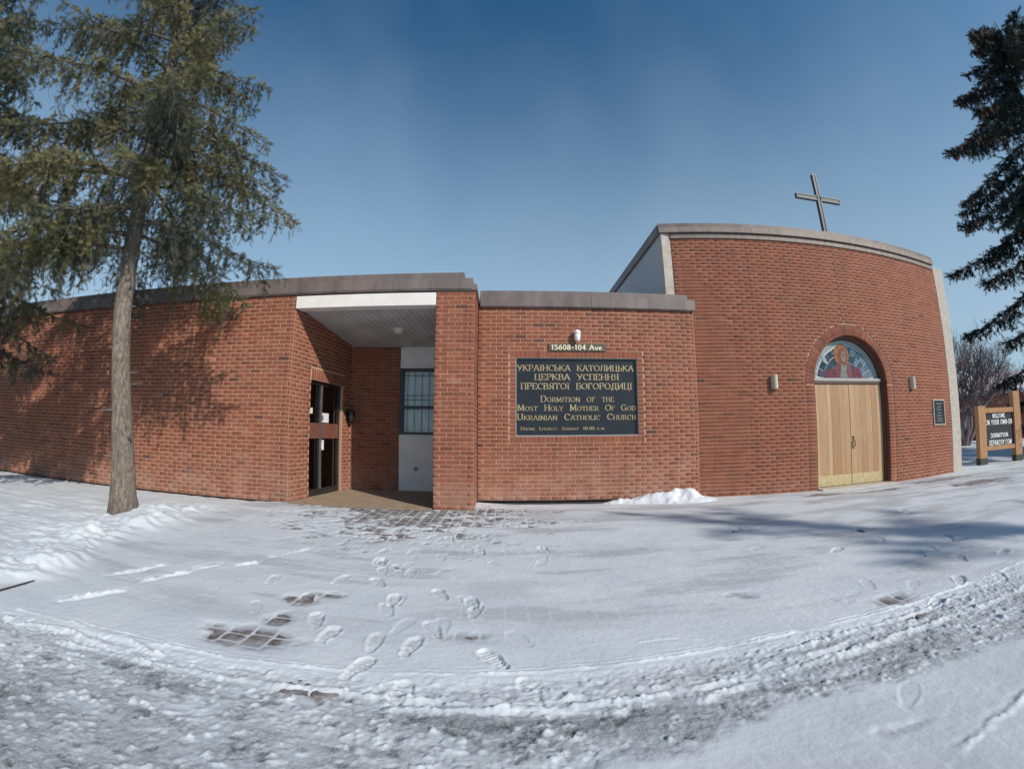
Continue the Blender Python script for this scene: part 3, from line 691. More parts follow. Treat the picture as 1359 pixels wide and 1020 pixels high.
# ------------------------------------------------------------------ church with the bowed brick front
church = thing('brick_church', 'tall red brick church with bowed front, stepped parapet and arched double door', 'building', (7.35, 8.0, 0))
AX, AY, AR = 7.35, 26.54, 18.56
def arc(s, out=0.0):
    p = s / AR; return (AX + (AR + out) * math.sin(p), AY - (AR + out) * math.cos(p)), (math.cos(p), math.sin(p))
sx = lambda x: AR * math.asin((x - AX) / AR)
C0, C1 = sx(3.49), sx(11.46); SA = sx(7.53); RI, RO, ZS = 1.083, 1.306, 2.14
ZB, NC = -0.06, 71; ZT = ZB + NC * CO
def cholesh(z):
    h = []
    if z < ZS: h.append((SA - RO, SA + RO))
    elif z < ZS + RO + .01: q = math.sqrt(max(0, (RO + .012) ** 2 - (z - ZS) ** 2)); h.append((SA - q, SA + q))
    if z > ZS + RO - .02: h.append((sx(7.325) - .008, sx(7.325) + .008))
    return h
V = []; F = []; step = .08
ns = int((C1 - C0) / step); nz = int((ZT - ZB) / step)
idx = {}
def vid(i, k):
    if (i, k) not in idx:
        (x, y), t = arc(C0 + (C1 - C0) * i / ns, -0.003); idx[(i, k)] = len(V); V.append((x, y, ZB - .2 + (ZT - ZB + .2) * k / nz))
    return idx[(i, k)]
for i in range(ns):
    for k in range(nz):
        s = C0 + (C1 - C0) * (i + .5) / ns; z = ZB - .2 + (ZT - ZB + .2) * (k + .5) / nz
        if (z < ZS and abs(s - SA) < 1.2) or (z >= ZS and math.hypot(s - SA, z - ZS) < 1.2): continue
        F.append((vid(i, k), vid(i + 1, k), vid(i + 1, k + 1), vid(i, k + 1)))
wch = mesh_np('front_wall', np.array(V), F, M_mortar_c, church)
bc = Brickwork(church, M_brick_c)
bc.add(lay(arc, C0, C1, ZB, NC, cholesh, joint_v=.005, tone_sd=.16, dark=.015), wch)
for c in range(int((ZS - ZB) / CO)):
    for sg in (-1, 1):
        a, b = (SA + sg * (RI + .004), SA + sg * (RO - .012)); (x, y), t = arc((a + b) / 2)
        bc.items.append(([(x, y, ZB + (c + .5) * CO), t, abs(b - a), CO - JT, float(np.clip(rng.normal(.5, .2), .1, 1)), .0005], wch))
bc.build()
# mortar of the arch ring, its reveal, and the joints around it
V = []; F = []; n = 48
prof = [(sg, None) for sg in ()]
path = [(-1, 'v', z) for z in (ZB - .2, 0.5, 1.2, ZS)] + [(0, 'a', 180 - 180 * i / n) for i in range(1, n)] + [(1, 'v', z) for z in (ZS, 1.2, .5, ZB - .2)]
def ringpt(p, r, out):
    if p[1] == 'v': s, z = SA + p[0] * r, p[2]
    else: s, z = SA + r * math.cos(R(p[2])), ZS + r * math.sin(R(p[2]))
    (x, y), t = arc(s, out); return (x, y, z)
for p in path: V += [ringpt(p, RO - .006, -.004), ringpt(p, RI + .003, -.004), ringpt(p, RI + .003, -.36)]
for i in range(len(path) - 1): F += [(3 * i, 3 * i + 1, 3 * i + 4, 3 * i + 3), (3 * i + 1, 3 * i + 2, 3 * i + 5, 3 * i + 4)]
ring = mesh_np('arch_surround', np.array(V), F, M_mortar_c, church)
V = []; F = []
for p in path: V += [ringpt(p, RI, .0), ringpt(p, RI, -.2)]
for i in range(len(path) - 1): F += [(2 * i, 2 * i + 1, 2 * i + 3, 2 * i + 2)]
mesh_np('arch_reveal', np.array(V), F, M_brick_c, ring, attrs={'tone': np.full(len(V), .35)})
V = []; F = []
for p in path: V += [ringpt(p, RO + .009, -.0012), ringpt(p, RO - .006, -.0012)]
for i in range(len(path) - 1): F += [(2 * i, 2 * i + 1, 2 * i + 3, 2 * i + 2)]
mesh_np('arch_joint', np.array(V), F, M_sealant, ring)
m = MB(); (x, y), t = arc(sx(7.325), -.0012); m.box(-.007, .007, 0, .02, ZS + RO, ZT, 0, Matrix(((t[0], -t[1], 0, x), (t[1], t[0], 0, y), (0, 0, 1, 0), (0, 0, 0, 1)))); m.build('control_joint', M_sealant, wch)
ame = bpy.data.meshes.new('arch_brick'); ame.from_pydata(BR_V.tolist(), [], BR_F.tolist()); ame.materials.append(M_brick_c)
na = 52
for i in range(na):
    th = math.pi * (i + .5) / na; rm = (RI + RO) / 2; s = SA + rm * math.cos(th); z = ZS + rm * math.sin(th)
    (x, y), (tx, ty) = arc(s); nx, ny = ty, -tx
    ra = (math.cos(th) * tx, math.cos(th) * ty, math.sin(th)); ta = (-math.sin(th) * tx, -math.sin(th) * ty, math.cos(th))
    Lr = RO - RI - .018; wd = math.pi * rm / na - .009; t_ = float(np.clip(rng.normal(.45, .22), .08, 1)); oo = rng.normal(.002, .001)
    o = bpy.data.objects.new('arch_brick', ame); COL.objects.link(o); o.parent = ring; o.matrix_parent_inverse = W(ring).inverted(); o['tone'] = t_
    o.matrix_basis = Matrix(((ra[0] * Lr, -nx, ta[0] * wd, x + nx * oo), (ra[1] * Lr, -ny, ta[1] * wd, y + ny * oo), (ra[2] * Lr, 0, ta[2] * wd, z), (0, 0, 0, 1)))
# parapet: coping blocks below, two metal tiers above
def arc_band(m, s0, s1, out, back, z0, z1, n=40):
    vs = []
    for i in range(n + 1):
        s = s0 + (s1 - s0) * i / n
        (xf, yf), _ = arc(s, out); (xb, yb), _ = arc(s, back)
        vs += [(xf, yf, z0), (xf, yf, z1), (xb, yb, z1), (xb, yb, z0)]
    fs = [(0, 1, 2, 3), (4 * n + 3, 4 * n + 2, 4 * n + 1, 4 * n)]
    for i in range(n):
        for k in range(4): fs.append((4 * i + k, 4 * (i + 1) + k, 4 * (i + 1) + (k + 1) % 4, 4 * i + (k + 1) % 4))
    return m.add(vs, fs)
par = MB(); arc_band(par, C0 + .01, C1 - .06, .0, -.3, ZT + .004, ZT + .125); par = par.build('parapet', M_foundation, church)  # dark core colour paints in the shadow line between the tiers
nb = 30
for i in range(nb):
    a = C0 + (C1 - .05 - C0) * i / nb; b = C0 + (C1 - .05 - C0) * (i + 1) / nb
    m = MB(); arc_band(m, a + .002, b - .002, .028, -.05, ZT + .006, ZT + .108, 2); m.build('coping_block', M_fascia_c, par)
CL = sx(3.26)
m = MB(); arc_band(m, CL, C1 - .04, .075, -.3, ZT + .13, ZT + .245); m.build('parapet_flashing', M_fascia_c, church)
m = MB(); arc_band(m, CL - .01, C1 - .03, .05, -.3, ZT + .245, ZT + .345); m.build('parapet_cap', M_fascia, church)
MB().box(3.235, 3.6, 8.45, 22, ZT + .125, ZT + .34).build('side_parapet', M_fascia, church)
# concrete wall ends, side walls, roof
MB().box(3.29, 3.485, 8.385, 8.62, 3.4, ZT + .12, .006).build('concrete_wall_end', M_concrete, church)
MB().box(3.30, 3.5, 8.62, 22, 0, ZT + .124).build('side_wall', M_stucco, church)
MB().box(11.475, 11.85, 8.44, 8.9, -.3, 5.36, .008).build('concrete_wall_end', M_concrete, church)
MB().box(11.62, 11.84, 8.9, 22, -.3, 5.36).build('side_wall', M_stucco, church)
MB().box(3.5, 11.62, 21.8, 22, -.3, 5.36).build('rear_wall', M_stucco, church)
rp = [arc(C0 + (C1 - C0) * i / 24, -.2)[0] for i in range(25)] + [(11.6, 21.8), (3.5, 21.8)]
MB().prism(rp, ZT - .05, ZT + .02).build('roof', M_roofing, church)
# double door, local frame at the middle of the arch
(dx0, dy0), dt = arc(SA); MD = Matrix(((dt[0], -dt[1], 0, dx0), (dt[1], dt[0], 0, dy0), (0, 0, 1, 0), (0, 0, 0, 1)))
DD = 0.18; RC = 1.012; ZD0, ZD1 = -0.035, 2.165
V = []; F = []
def dpt(p, r, d):
    if p[1] == 'v': u, z = p[0] * r, p[2]
    else: u, z = r * math.cos(R(p[2])), ZS + r * math.sin(R(p[2]))
    return tuple(MD @ Vector((u, d, z)))
for p in path: V += [dpt(p, RI + .01, DD - .05), dpt(p, RC, DD - .05), dpt(p, RC, DD + .12)]
for i in range(len(path) - 1): F += [(3 * i, 3 * i + 1, 3 * i + 4, 3 * i + 3), (3 * i + 1, 3 * i + 2, 3 * i + 5, 3 * i + 4)]
cas = mesh_np('door_casing', np.array(V), F, M_jamb, church)
MB().box(-RC, RC, DD - .03, DD + .1, ZD1 + .004, ZD1 + .055, 0, MD).build('transom_bar', M_jamb, cas)
MB().box(-RC, RC, DD - .045, DD + .06, ZD1 + .056, ZD1 + .12, .004, MD).build('transom_sill', smat('grey_sill', (.30, .29, .28), (.38, .37, .36), 8, .7), cas)
MB().box(-RI, RI, -.12, DD + .12, -.3, ZD0 - .006, .004, MD).build('threshold', M_concrete, cas)
wt = {-1: [(.115, 1.0), (.235, .5), (.115, .95), (.235, .12), (.14, .42), (.16, .55)], 1: [(.17, .72), (.165, .5), (.165, .25), (.17, .55), (.165, .12), (.165, .85)]}
for sg in (-1, 1):
    a, b = (-RC + .006, -.006) if sg < 0 else (.006, RC - .006)
    lf = MB().box(a, b, DD + .012, DD + .05, ZD0, ZD1, 0, MD).build('door_leaf', M_jamb, church)
    lf['label'] = 'left oak door leaf' if sg < 0 else 'right oak door leaf with the brass handle'
    ws = wt[sg]; tot = sum(q[0] for q in ws); x = a
    for wd, tn in ws:
        wd2 = wd / tot * (b - a)
        o = MB().box(x + .0018, x + wd2 - .0018, DD, DD + .014, ZD0 + .235, ZD1 - .004, .0015, MD).build('plank', M_wood, lf); o['tone'] = tn; x += wd2
        o2 = MB().box(x - wd2 + .0018, x - .0018, DD, DD + .014, ZD0 + .003, ZD0 + .233, .0015, MD).build('plank', M_wood, lf); o2['tone'] = tn
    MB().box(a + .004, b - .004, DD - .007, DD - .001, ZD0 + .008, ZD0 + .232, .002, MD).build('kick_plate', M_brass, lf)
    if sg > 0:
        hd = MB().box(.05, .105, DD - .01, DD - .001, .74, 1.04, .003, MD)
        hd.tube([MD @ Vector(q) for q in ((.078, DD - .01, .80), (.078, DD - .055, .81), (.078, DD - .06, .88), (.078, DD - .05, .93), (.078, DD - .01, .945))], .011, 8)
        hd.lathe([(.02, 0), (.02, .02), (.012, .026)], 14, MD @ Matrix.Translation((.078, DD - .01, 1.0)) @ Matrix.Rotation(R(90), 4, 'X')); hd.build('handle', M_handle, lf)
# stained glass lunette: a haloed figure in plain glass pieces
lun = MB(); ZL = ZD1 + .122; RL2 = 1.0
semi = [(-RL2, 0.0)] + [(RL2 * math.cos(R(180 - 6 * i)) * .999, max(0, ZS - ZL + RL2 * math.sin(R(180 - 6 * i)))) for i in range(1, 30)] + [(RL2, 0.0)]
M2 = MD @ Matrix(((1, 0, 0, 0), (0, 0, -1, DD + .05), (0, 1, 0, ZL), (0, 0, 0, 1)))     # (u, v, towards the viewer)
gm = {}
def gmat(c):
    c = tuple(c)
    if c not in gm:
        gm[c] = smat('stained_glass', tuple(.5 * q for q in c), tuple(min(1, 1.0 * q) for q in c), 25, 0.16, bscale=30, bstr=.25, bdist=.004)
    return gm[c]
M_came = smat('lead_came', (.34, .36, .37), (.5, .52, .52), 20, .5, metal=.3)
lun = MB().prism(semi, 0, .012, M2).build('lunette_window', M_came, church)
def clip_poly(poly, f):
    out = []
    for i in range(len(poly)):
        a, b = poly[i], poly[(i + 1) % len(poly)]; fa, fb = f(a), f(b)
        if fa >= 0: out.append(a)
        if fa * fb < 0: t = fa / (fa - fb); out.append((a[0] + (b[0] - a[0]) * t, a[1] + (b[1] - a[1]) * t))
    return out
def shrink(poly, d):
    cx = sum(p[0] for p in poly) / len(poly); cy = sum(p[1] for p in poly) / len(poly); out = []
    for p in poly:
        L = math.hypot(p[0] - cx, p[1] - cy); k = max(.3, 1 - d / max(L, 1e-6)); out.append((cx + (p[0] - cx) * k, cy + (p[1] - cy) * k))
    return out
def gpiece(poly, col, lev=0, d=.008):
    poly = shrink([(p[0], max(p[1], .012)) for p in poly], d)
    if len(poly) < 3: return
    MB().prism(poly, .0125 + lev * .004, .0175 + lev * .004, M2).build('glass_piece', gmat(col), lun)
rg = random.Random(8)
CB = ZS - ZL
for i in range(13):                                     # outer border
    a0, a1 = 180 * i / 13, 180 * (i + 1) / 13
    q = [(r_ * math.cos(R(a)), CB + r_ * math.sin(R(a))) for r_, a in [(.975, a0), (.975, (a0 + a1) / 2), (.975, a1), (.885, a1), (.885, (a0 + a1) / 2), (.885, a0)]]
    gpiece(q, rg.choice([(.33, .40, .40), (.38, .44, .42), (.28, .36, .38)]))
for i in range(14):                                     # background rays in three rings
    a0, a1 = 180 * i / 14 + rg.uniform(-3, 3) * (i > 0), 180 * (i + 1) / 14
    for r0_, r1_ in ((.3, .52), (.52, .70), (.70, .87)):
        q = [(r_ * math.cos(R(a)), CB + r_ * math.sin(R(a))) for r_, a in [(r1_, a0), (r1_, (a0 + a1) / 2), (r1_, a1), (r0_, a1), (r0_, (a0 + a1) / 2), (r0_, a0)]]
        if max(p[1] for p in q) < .1: continue
        u = sum(p[0] for p in q) / 6
        gpiece(q, rg.choice([(.035, .065, .10), (.04, .085, .11), (.025, .05, .085)]) if u < .25 else rg.choice([(.10, .17, .23), (.15, .23, .30), (.06, .11, .16)]))  # right-hand pieces coloured paler, a painted reflection on the glass
circ = lambda cx, cy, rx, ry, n=16: [(cx + rx * math.cos(2 * math.pi * i / n), cy + ry * math.sin(2 * math.pi * i / n)) for i in range(n)]
for k in range(6):
    a0, a1 = 60 * k, 60 * k + 60
    gpiece([(-.10, .52)] + [(-.10 + .235 * math.cos(R(a)), .52 + .255 * math.sin(R(a))) for a in (a0, a0 + 20, a0 + 40, a1)], (.36, .15, .06) if k in (1, 2, 3) else (.28, .14, .08), 1, .007)
gpiece(circ(-.07, .50, .125, .185), (.20, .085, .075), 2, .004)
gpiece(circ(-.055, .49, .085, .135), (.30, .20, .155), 3, .004)
gpiece(circ(-.085, .52, .02, .012, 8), (.06, .04, .04), 4, .001); gpiece(circ(-.03, .52, .02, .012, 8), (.06, .04, .04), 4, .001); gpiece([(-.065, .50), (-.05, .50), (-.045, .455), (-.072, .455)], (.2, .12, .09), 4, .001); gpiece(circ(-.057, .425, .028, .009, 8), (.22, .07, .06), 4, .001)
for q, c in (([(-.62, 0), (-.5, .22), (-.36, .22), (-.33, 0)], (.17, .05, .065)), ([(-.33, 0), (-.36, .22), (-.24, .38), (-.14, .33), (-.2, 0)], (.21, .065, .075)),
             ([(-.2, 0), (-.14, .33), (-.04, .27), (.04, .33), (.03, 0)], (.24, .25, .21)), ([(.03, 0), (.04, .33), (.16, .36), (.2, .2), (.19, 0)], (.23, .08, .085)),
             ([(.19, 0), (.2, .2), (.34, .28), (.45, .2), (.5, 0)], (.18, .055, .07)), ([(-.80, .05), (-.80, .17), (-.52, .17), (-.58, .05)], (.13, .075, .11)),
             ([(-.7, .55), (-.66, .36), (-.5, .28), (-.56, .46)], (.38, .43, .43)), ([(.26, .5), (.5, .58), (.6, .5), (.4, .46)], (.05, .13, .13)), ([(-.14, .12), (-.03, .05), (.04, .16), (-.03, .24)], (.34, .34, .27))):
    gpiece(q, c, 2 if abs(q[0][1]) < .01 else 1, .008)

# wall sconces, plaque, roof cross
def sconce():
    t = thing('wall_sconce', 'beige half round lamp on the brick between sign block and arched door', 'lamp', (0, 0, 0), group='lamps either side of the arched door')
    n = 10; prof = [(-.072, 0)] + [(-.072 * math.cos(math.pi * i / n), -.10 * math.sin(math.pi * i / n) - .012) for i in range(n + 1)] + [(.072, 0)]
    MB().prism(prof[::-1], -.135, .135).build('shade', M_lampbeige, t, local=True)
    MB().box(-.055, .055, -.075, -.004, .1355, .142).build('top_rim', M_signframe, t, local=True)
    MB().box(-.05, .05, -.07, -.004, -.15, -.1355).build('lamp_glass', M_lens, t, local=True)
    return t
s1 = sconce()
s2 = s1.copy(); COL.objects.link(s2)
for ch in list(s1.children):
    c = ch.copy(); COL.objects.link(c); c.parent = s2
s2['label'] = 'beige half round lamp on the brick between arched door and black plaque'
for o, x in ((s1, 5.46), (s2, 9.555)):
    (px, py), t = arc(sx(x), .002); o.location = (px, py, 2.187); o.rotation_euler = (0, 0, math.atan2(t[1], t[0]))
pq = thing('wall_plaque', 'small black plaque with faint pale lines beside the concrete wall end', 'plaque', (0, 0, 0))
(px, py), t = arc(sx(10.75), .0); MP = Matrix(((t[0], -t[1], 0, px), (t[1], t[0], 0, py), (0, 0, 1, 1.478), (0, 0, 0, 1)))
MB().box(-.275, .275, -.02, -.002, -.29, .29, .003, MP).build('panel', M_signblack, pq)
fr = MB()
for q in ((-.30, .30, .292, .315), (-.30, .30, -.315, -.292), (-.30, -.277, -.292, .292), (.277, .30, -.292, .292)): fr.box(q[0], q[1], -.03, -.002, q[2], q[3], 0, MP)
fr.build('frame', M_concrete, pq)
tl = MB(); r_ = random.Random(3)
for row, (wd, z) in enumerate(((.30, .20), (.2, .12), (.26, .05), (.17, -.03), (.3, -.10), (.24, -.17), (.28, -.23))):
    x = -wd / 2
    while x < wd / 2:
        q = r_.uniform(.012, .03); tl.box(x, x + q, -.023, -.0205, z, z + .028, 0, MP); x += q + r_.uniform(.008, .016)
tl.build('small_print', smat('worn_print', (.2, .21, .2), None, rough=.5), pq)['kind'] = 'stuff'
cr = thing('roof_cross', 'plain dark framed cross standing on the church roof edge', 'cross', (7.845, 8.6, 5.3))
cb = .052
def bar(m, x0, x1, z0, z1, inset=0.0, y=0.0, d=.09): m.box(x0 + inset, x1 - inset, 8.6 - d / 2 + y, 8.6 + d / 2 - y, z0 + inset, z1 - inset)
CXc = 7.848
m = MB(); bar(m, CXc - cb, CXc + cb, 5.42, 7.59, .02, .012); up = m.build('upright', M_crossin, cr)
m = MB(); bar(m, CXc - .69, CXc - cb - .001, 6.848, 6.955, .018, .012); bar(m, CXc + cb + .001, CXc + .69, 6.848, 6.955, .018, .012); cbm = m.build('crossbar', M_crossin, cr)
def angle_iron(x0, x1, z0, z1, par):
    m = MB(); bar(m, x0, x1, z0, z1); m.build('edge_frame', M_crossdark, par)
for a, b in ((5.4, 6.836), (6.966, 7.60)):
    angle_iron(CXc - cb - .004, CXc - cb + .02, a, b, up); angle_iron(CXc + cb - .02, CXc + cb + .004, a, b, up)
angle_iron(CXc - cb + .021, CXc + cb - .021, 7.57, 7.60, up)
for sg in (-1, 1):
    a, b = (CXc - .70, CXc - cb - .005) if sg < 0 else (CXc + cb + .005, CXc + .70)
    for z in (6.838, 6.942): angle_iron(a, b, z, z + .022, cbm)
    e0 = a if sg < 0 else b - .022
    angle_iron(e0, e0 + .022, 6.861, 6.941, cbm)
m = MB(); m.box(CXc - .13, CXc + .13, 8.5, 8.7, 5.30, 5.42, .01); m.tube([(CXc + .22, 8.6, 5.36), (CXc + .07, 8.6, 5.75)], .018, 6); m.build('base_bracket', M_crossdark, cr)

# ------------------------------------------------------------------ ground, paving and snow
gp = MB().add([(-400, -400, -.16), (400, -400, -.16), (400, 900, -.16), (-400, 900, -.16)], [(0, 1, 2, 3)]).build('ground', M_snowpile); structure(gp)
pf = MB().prism([(-3.80, 7.2), (-1.205, 7.17), (-1.205, 9.8), (-3.6, 9.8)], -.2, -.026).build('porch_floor', M_floor); structure(pf)
kb = MB().box(-3.50, -3.472, 2.0, 2.36, -.15, .014, .006).build('kerb', M_foundation); structure(kb)

PW = 0.15; PP = 0.275; PB = 0.172; PJ = 0.0075              # paver column width, pair length, long piece, half joint
def paver_off(c): return (np.mod(c, 2) * 0.5 + 0.07 * _hash(np.asarray(c), np.asarray(c) * 0, 3)) * PP
def paver_mask(x, y):
    c = np.floor(x / PW); u = x - c * PW; v = np.mod(y + paver_off(c), PP)
    du = np.minimum(u, PW - u); dv = np.minimum(np.minimum(v, PP - v), np.abs(v - PB))
    return sstep(PJ * 0.6, PJ * 1.6, np.minimum(du, dv))
PATCH = [(-1.50, 2.31, .23, .13, .95), (-1.75, 2.34, .26, .14, .50), (-1.45, 2.58, .12, .14, .66), (-1.46, 2.97, .13, .09, .85), (-1.30, 3.12, .2, .08, .6),
         (2.66, 2.42, .17, .10, .95), (2.45, 2.62, .35, .16, .38), (1.75, 2.9, .4, .25, .36), (-.83, 1.84, .13, .03, .72), (2.55, 2.10, .14, .035, .7), (-.25, 2.55, .5, .22, .32),
         (9.6, 6.35, 1.1, .42, .8), (7.2, 7.0, .9, .25, .7), (9.9, 7.6, 1.6, .35, .8), (6.1, 7.3, .6, .3, .75), (4.6, 3.3, .35, .14, .46), (4.2, 4.3, .5, .2, .36), (1.6, 1.25, .3, .1, .3), (2.9, 5.0, .6, .2, .34)]
def bare(x, y):
    n1 = fbm(x * 2.3, y * 3.2, 4, 11); n2 = fbm(x * 9, y * 12, 3, 31)
    f = np.zeros_like(x) - 1.0
    for cx, cy, rx, ry, k in PATCH:
        d = np.sqrt(((x - cx) / rx) ** 2 + ((y - cy) / ry) ** 2)
        f = np.maximum(f, k - d * .62 + n1 * .35 + n2 * .25)
    d = np.sqrt(((x + 1.45) / 1.85) ** 2 + (np.minimum(y - 7.25, 0) / 2.35) ** 2 + (np.maximum(y - 7.25, 0) / .5) ** 2)
    f = np.maximum(f, 1.0 - d * 1.0 + n1 * .7 + n2 * 1.05)
    return f
def interp(x, pts): return np.interp(x, [p[0] for p in pts], [p[1] for p in pts])
KERB = [(-6, 1.85), (-3.3, 1.89), (-2.56, 1.97), (-1.46, 2.02), (-.71, 2.06), (-.08, 2.11), (.70, 2.17), (1.67, 2.25), (2.6, 2.28), (4.3, 2.40), (9, 2.7), (20, 3.3)]
ROADR = [(-6, -9), (.05, .6), (.34, 1.38), (.64, 1.44), (1.2, 1.56), (1.77, 1.56), (2.38, 1.52), (3.0, 1.5), (20, 1.9)]
BANK = [(1.9, -3.75), (2.15, -3.62), (2.4, -3.35), (2.63, -3.3), (3.3, -3.6), (4.1, -3.86), (5.1, -4.0), (6.8, -4.1), (7.3, -3.9)]
FEET = [(-1.878, 3.32, 8), (-1.345, 3.48, -12), (-1.067, 3.78, 15), (-.812, 3.755, 5), (-.53, 3.86, -30), (-.762, 3.116, 10), (-.481, 3.26, 25), (-.231, 3.09, 14), (-1.044, 2.448, -6), (-.744, 2.406, 4),
        (-.528, 2.38, -8), (-.386, 2.689, 8), (-.743, 2.10, -18), (.085, 2.51, 30), (-.062, 2.26, 34), (-.484, 1.89, -8), (.12, 1.95, 15), (-1.685, 2.73, 30), (3.987, 2.83, -35), (3.417, 2.42, -50),
        (2.839, 2.18, -60), (3.75, 2.27, -40), (4.637, 3.451, -30), (3.02, 2.55, -55), (-.62, 4.3, 10), (-.95, 4.5, -8), (-.4, 4.7, 12), (-1.2, 4.1, 0), (-.2, 5.1, 8), (2.15, 1.0, -62), (2.75, 1.22, -60), (1.75, 1.42, -50), (5.3, 4.6, -30), (5.6, 5.0, -45)]
rf_ = random.Random(77)
for k in range(26):                                     # more trodden prints leading to the porch and along the walk
    u = rf_.random(); FEET.append((-1.3 + 1.5 * u + rf_.uniform(-.5, .5), rf_.uniform(2.4, 5.4), rf_.uniform(-25, 35)))
for k in range(12): FEET.append((rf_.uniform(2.2, 6.0), rf_.uniform(2.5, 5.2), rf_.uniform(-70, -20)))
RIDGE = [  # polyline, half width, height
    ([(-3.05, 1.92), (-2.56, 1.975), (-1.46, 2.02), (-.71, 2.06), (-.08, 2.11), (.70, 2.17), (1.67, 2.25), (2.6, 2.27), (4.3, 2.40)], .013, .014),
    ([(-2.5, 2.02), (-1.46, 2.055), (-.71, 2.093), (-.08, 2.145), (.70, 2.205), (1.67, 2.285), (2.6, 2.31)], .010, .008),
    ([(-2.97, 2.2), (-2.88, 2.39), (-2.757, 2.604)], .022, .026), ([(-3.18, 2.81), (-3.06, 2.99), (-2.98, 3.28)], .02, .024), ([(-2.81, 2.85), (-2.70, 3.1), (-2.56, 3.52)], .026, .028),
    ([(-2.46, 3.46), (-2.27, 3.73)], .02, .022), ([(-2.25, 3.94), (-2.03, 4.36)], .02, .025), 
    ([(-.1, 1.81), (.31, 1.90), (.63, 1.80)], .02, .014), ([(-.03, 1.80), (.43, 1.83), (.68, 1.85), (1.05, 1.90), (1.34, 1.97), (1.74, 1.99), (2.2, 2.07)], .022, .016),
    ([(.87, 1.77), (1.42, 1.89), (2.28, 1.96), (2.88, 1.98), (3.48, 2.0), (5, 2.2)], .024, .018), ([(.76, 2.393), (.92, 2.422), (1.12, 2.35)], .012, .010), ([(1.4, 2.05), (1.9, 2.12), (2.5, 2.14), (3.2, 2.2)], .018, .014),
    ([(-3.0, 1.80), (-2.48, 1.88), (-1.83, 1.83)], .025, .016), ([(-2.4, 1.95), (-2.1, 1.97), (-1.81, 1.90)], .022, .018), ([(-.65, 1.972), (-.34, 2.012)], .028, .014), ([(-2.39, 1.76), (-1.85, 1.82), (-1.23, 1.84), (-.8, 1.87), (-.3, 1.86)], .02, .016),
    ([(-.5, 1.78), (.1, 1.80), (.5, 1.75)], .02, .016), ([(1.6, 1.02), (2.4, 1.16), (3.4, 1.25)], .018, .014), ([(2.0, .92), (3.0, 1.08)], .018, .014)]
def seg_dist(x, y, pts):
    best = np.full(x.shape, 9.0)
    for (ax, ay), (bx, by) in zip(pts[:-1], pts[1:]):
        dx, dy = bx - ax, by - ay; t = np.clip(((x - ax) * dx + (y - ay) * dy) / (dx * dx + dy * dy), 0, 1)
        best = np.minimum(best, np.hypot(x - ax - t * dx, y - ay - t * dy))
    return best
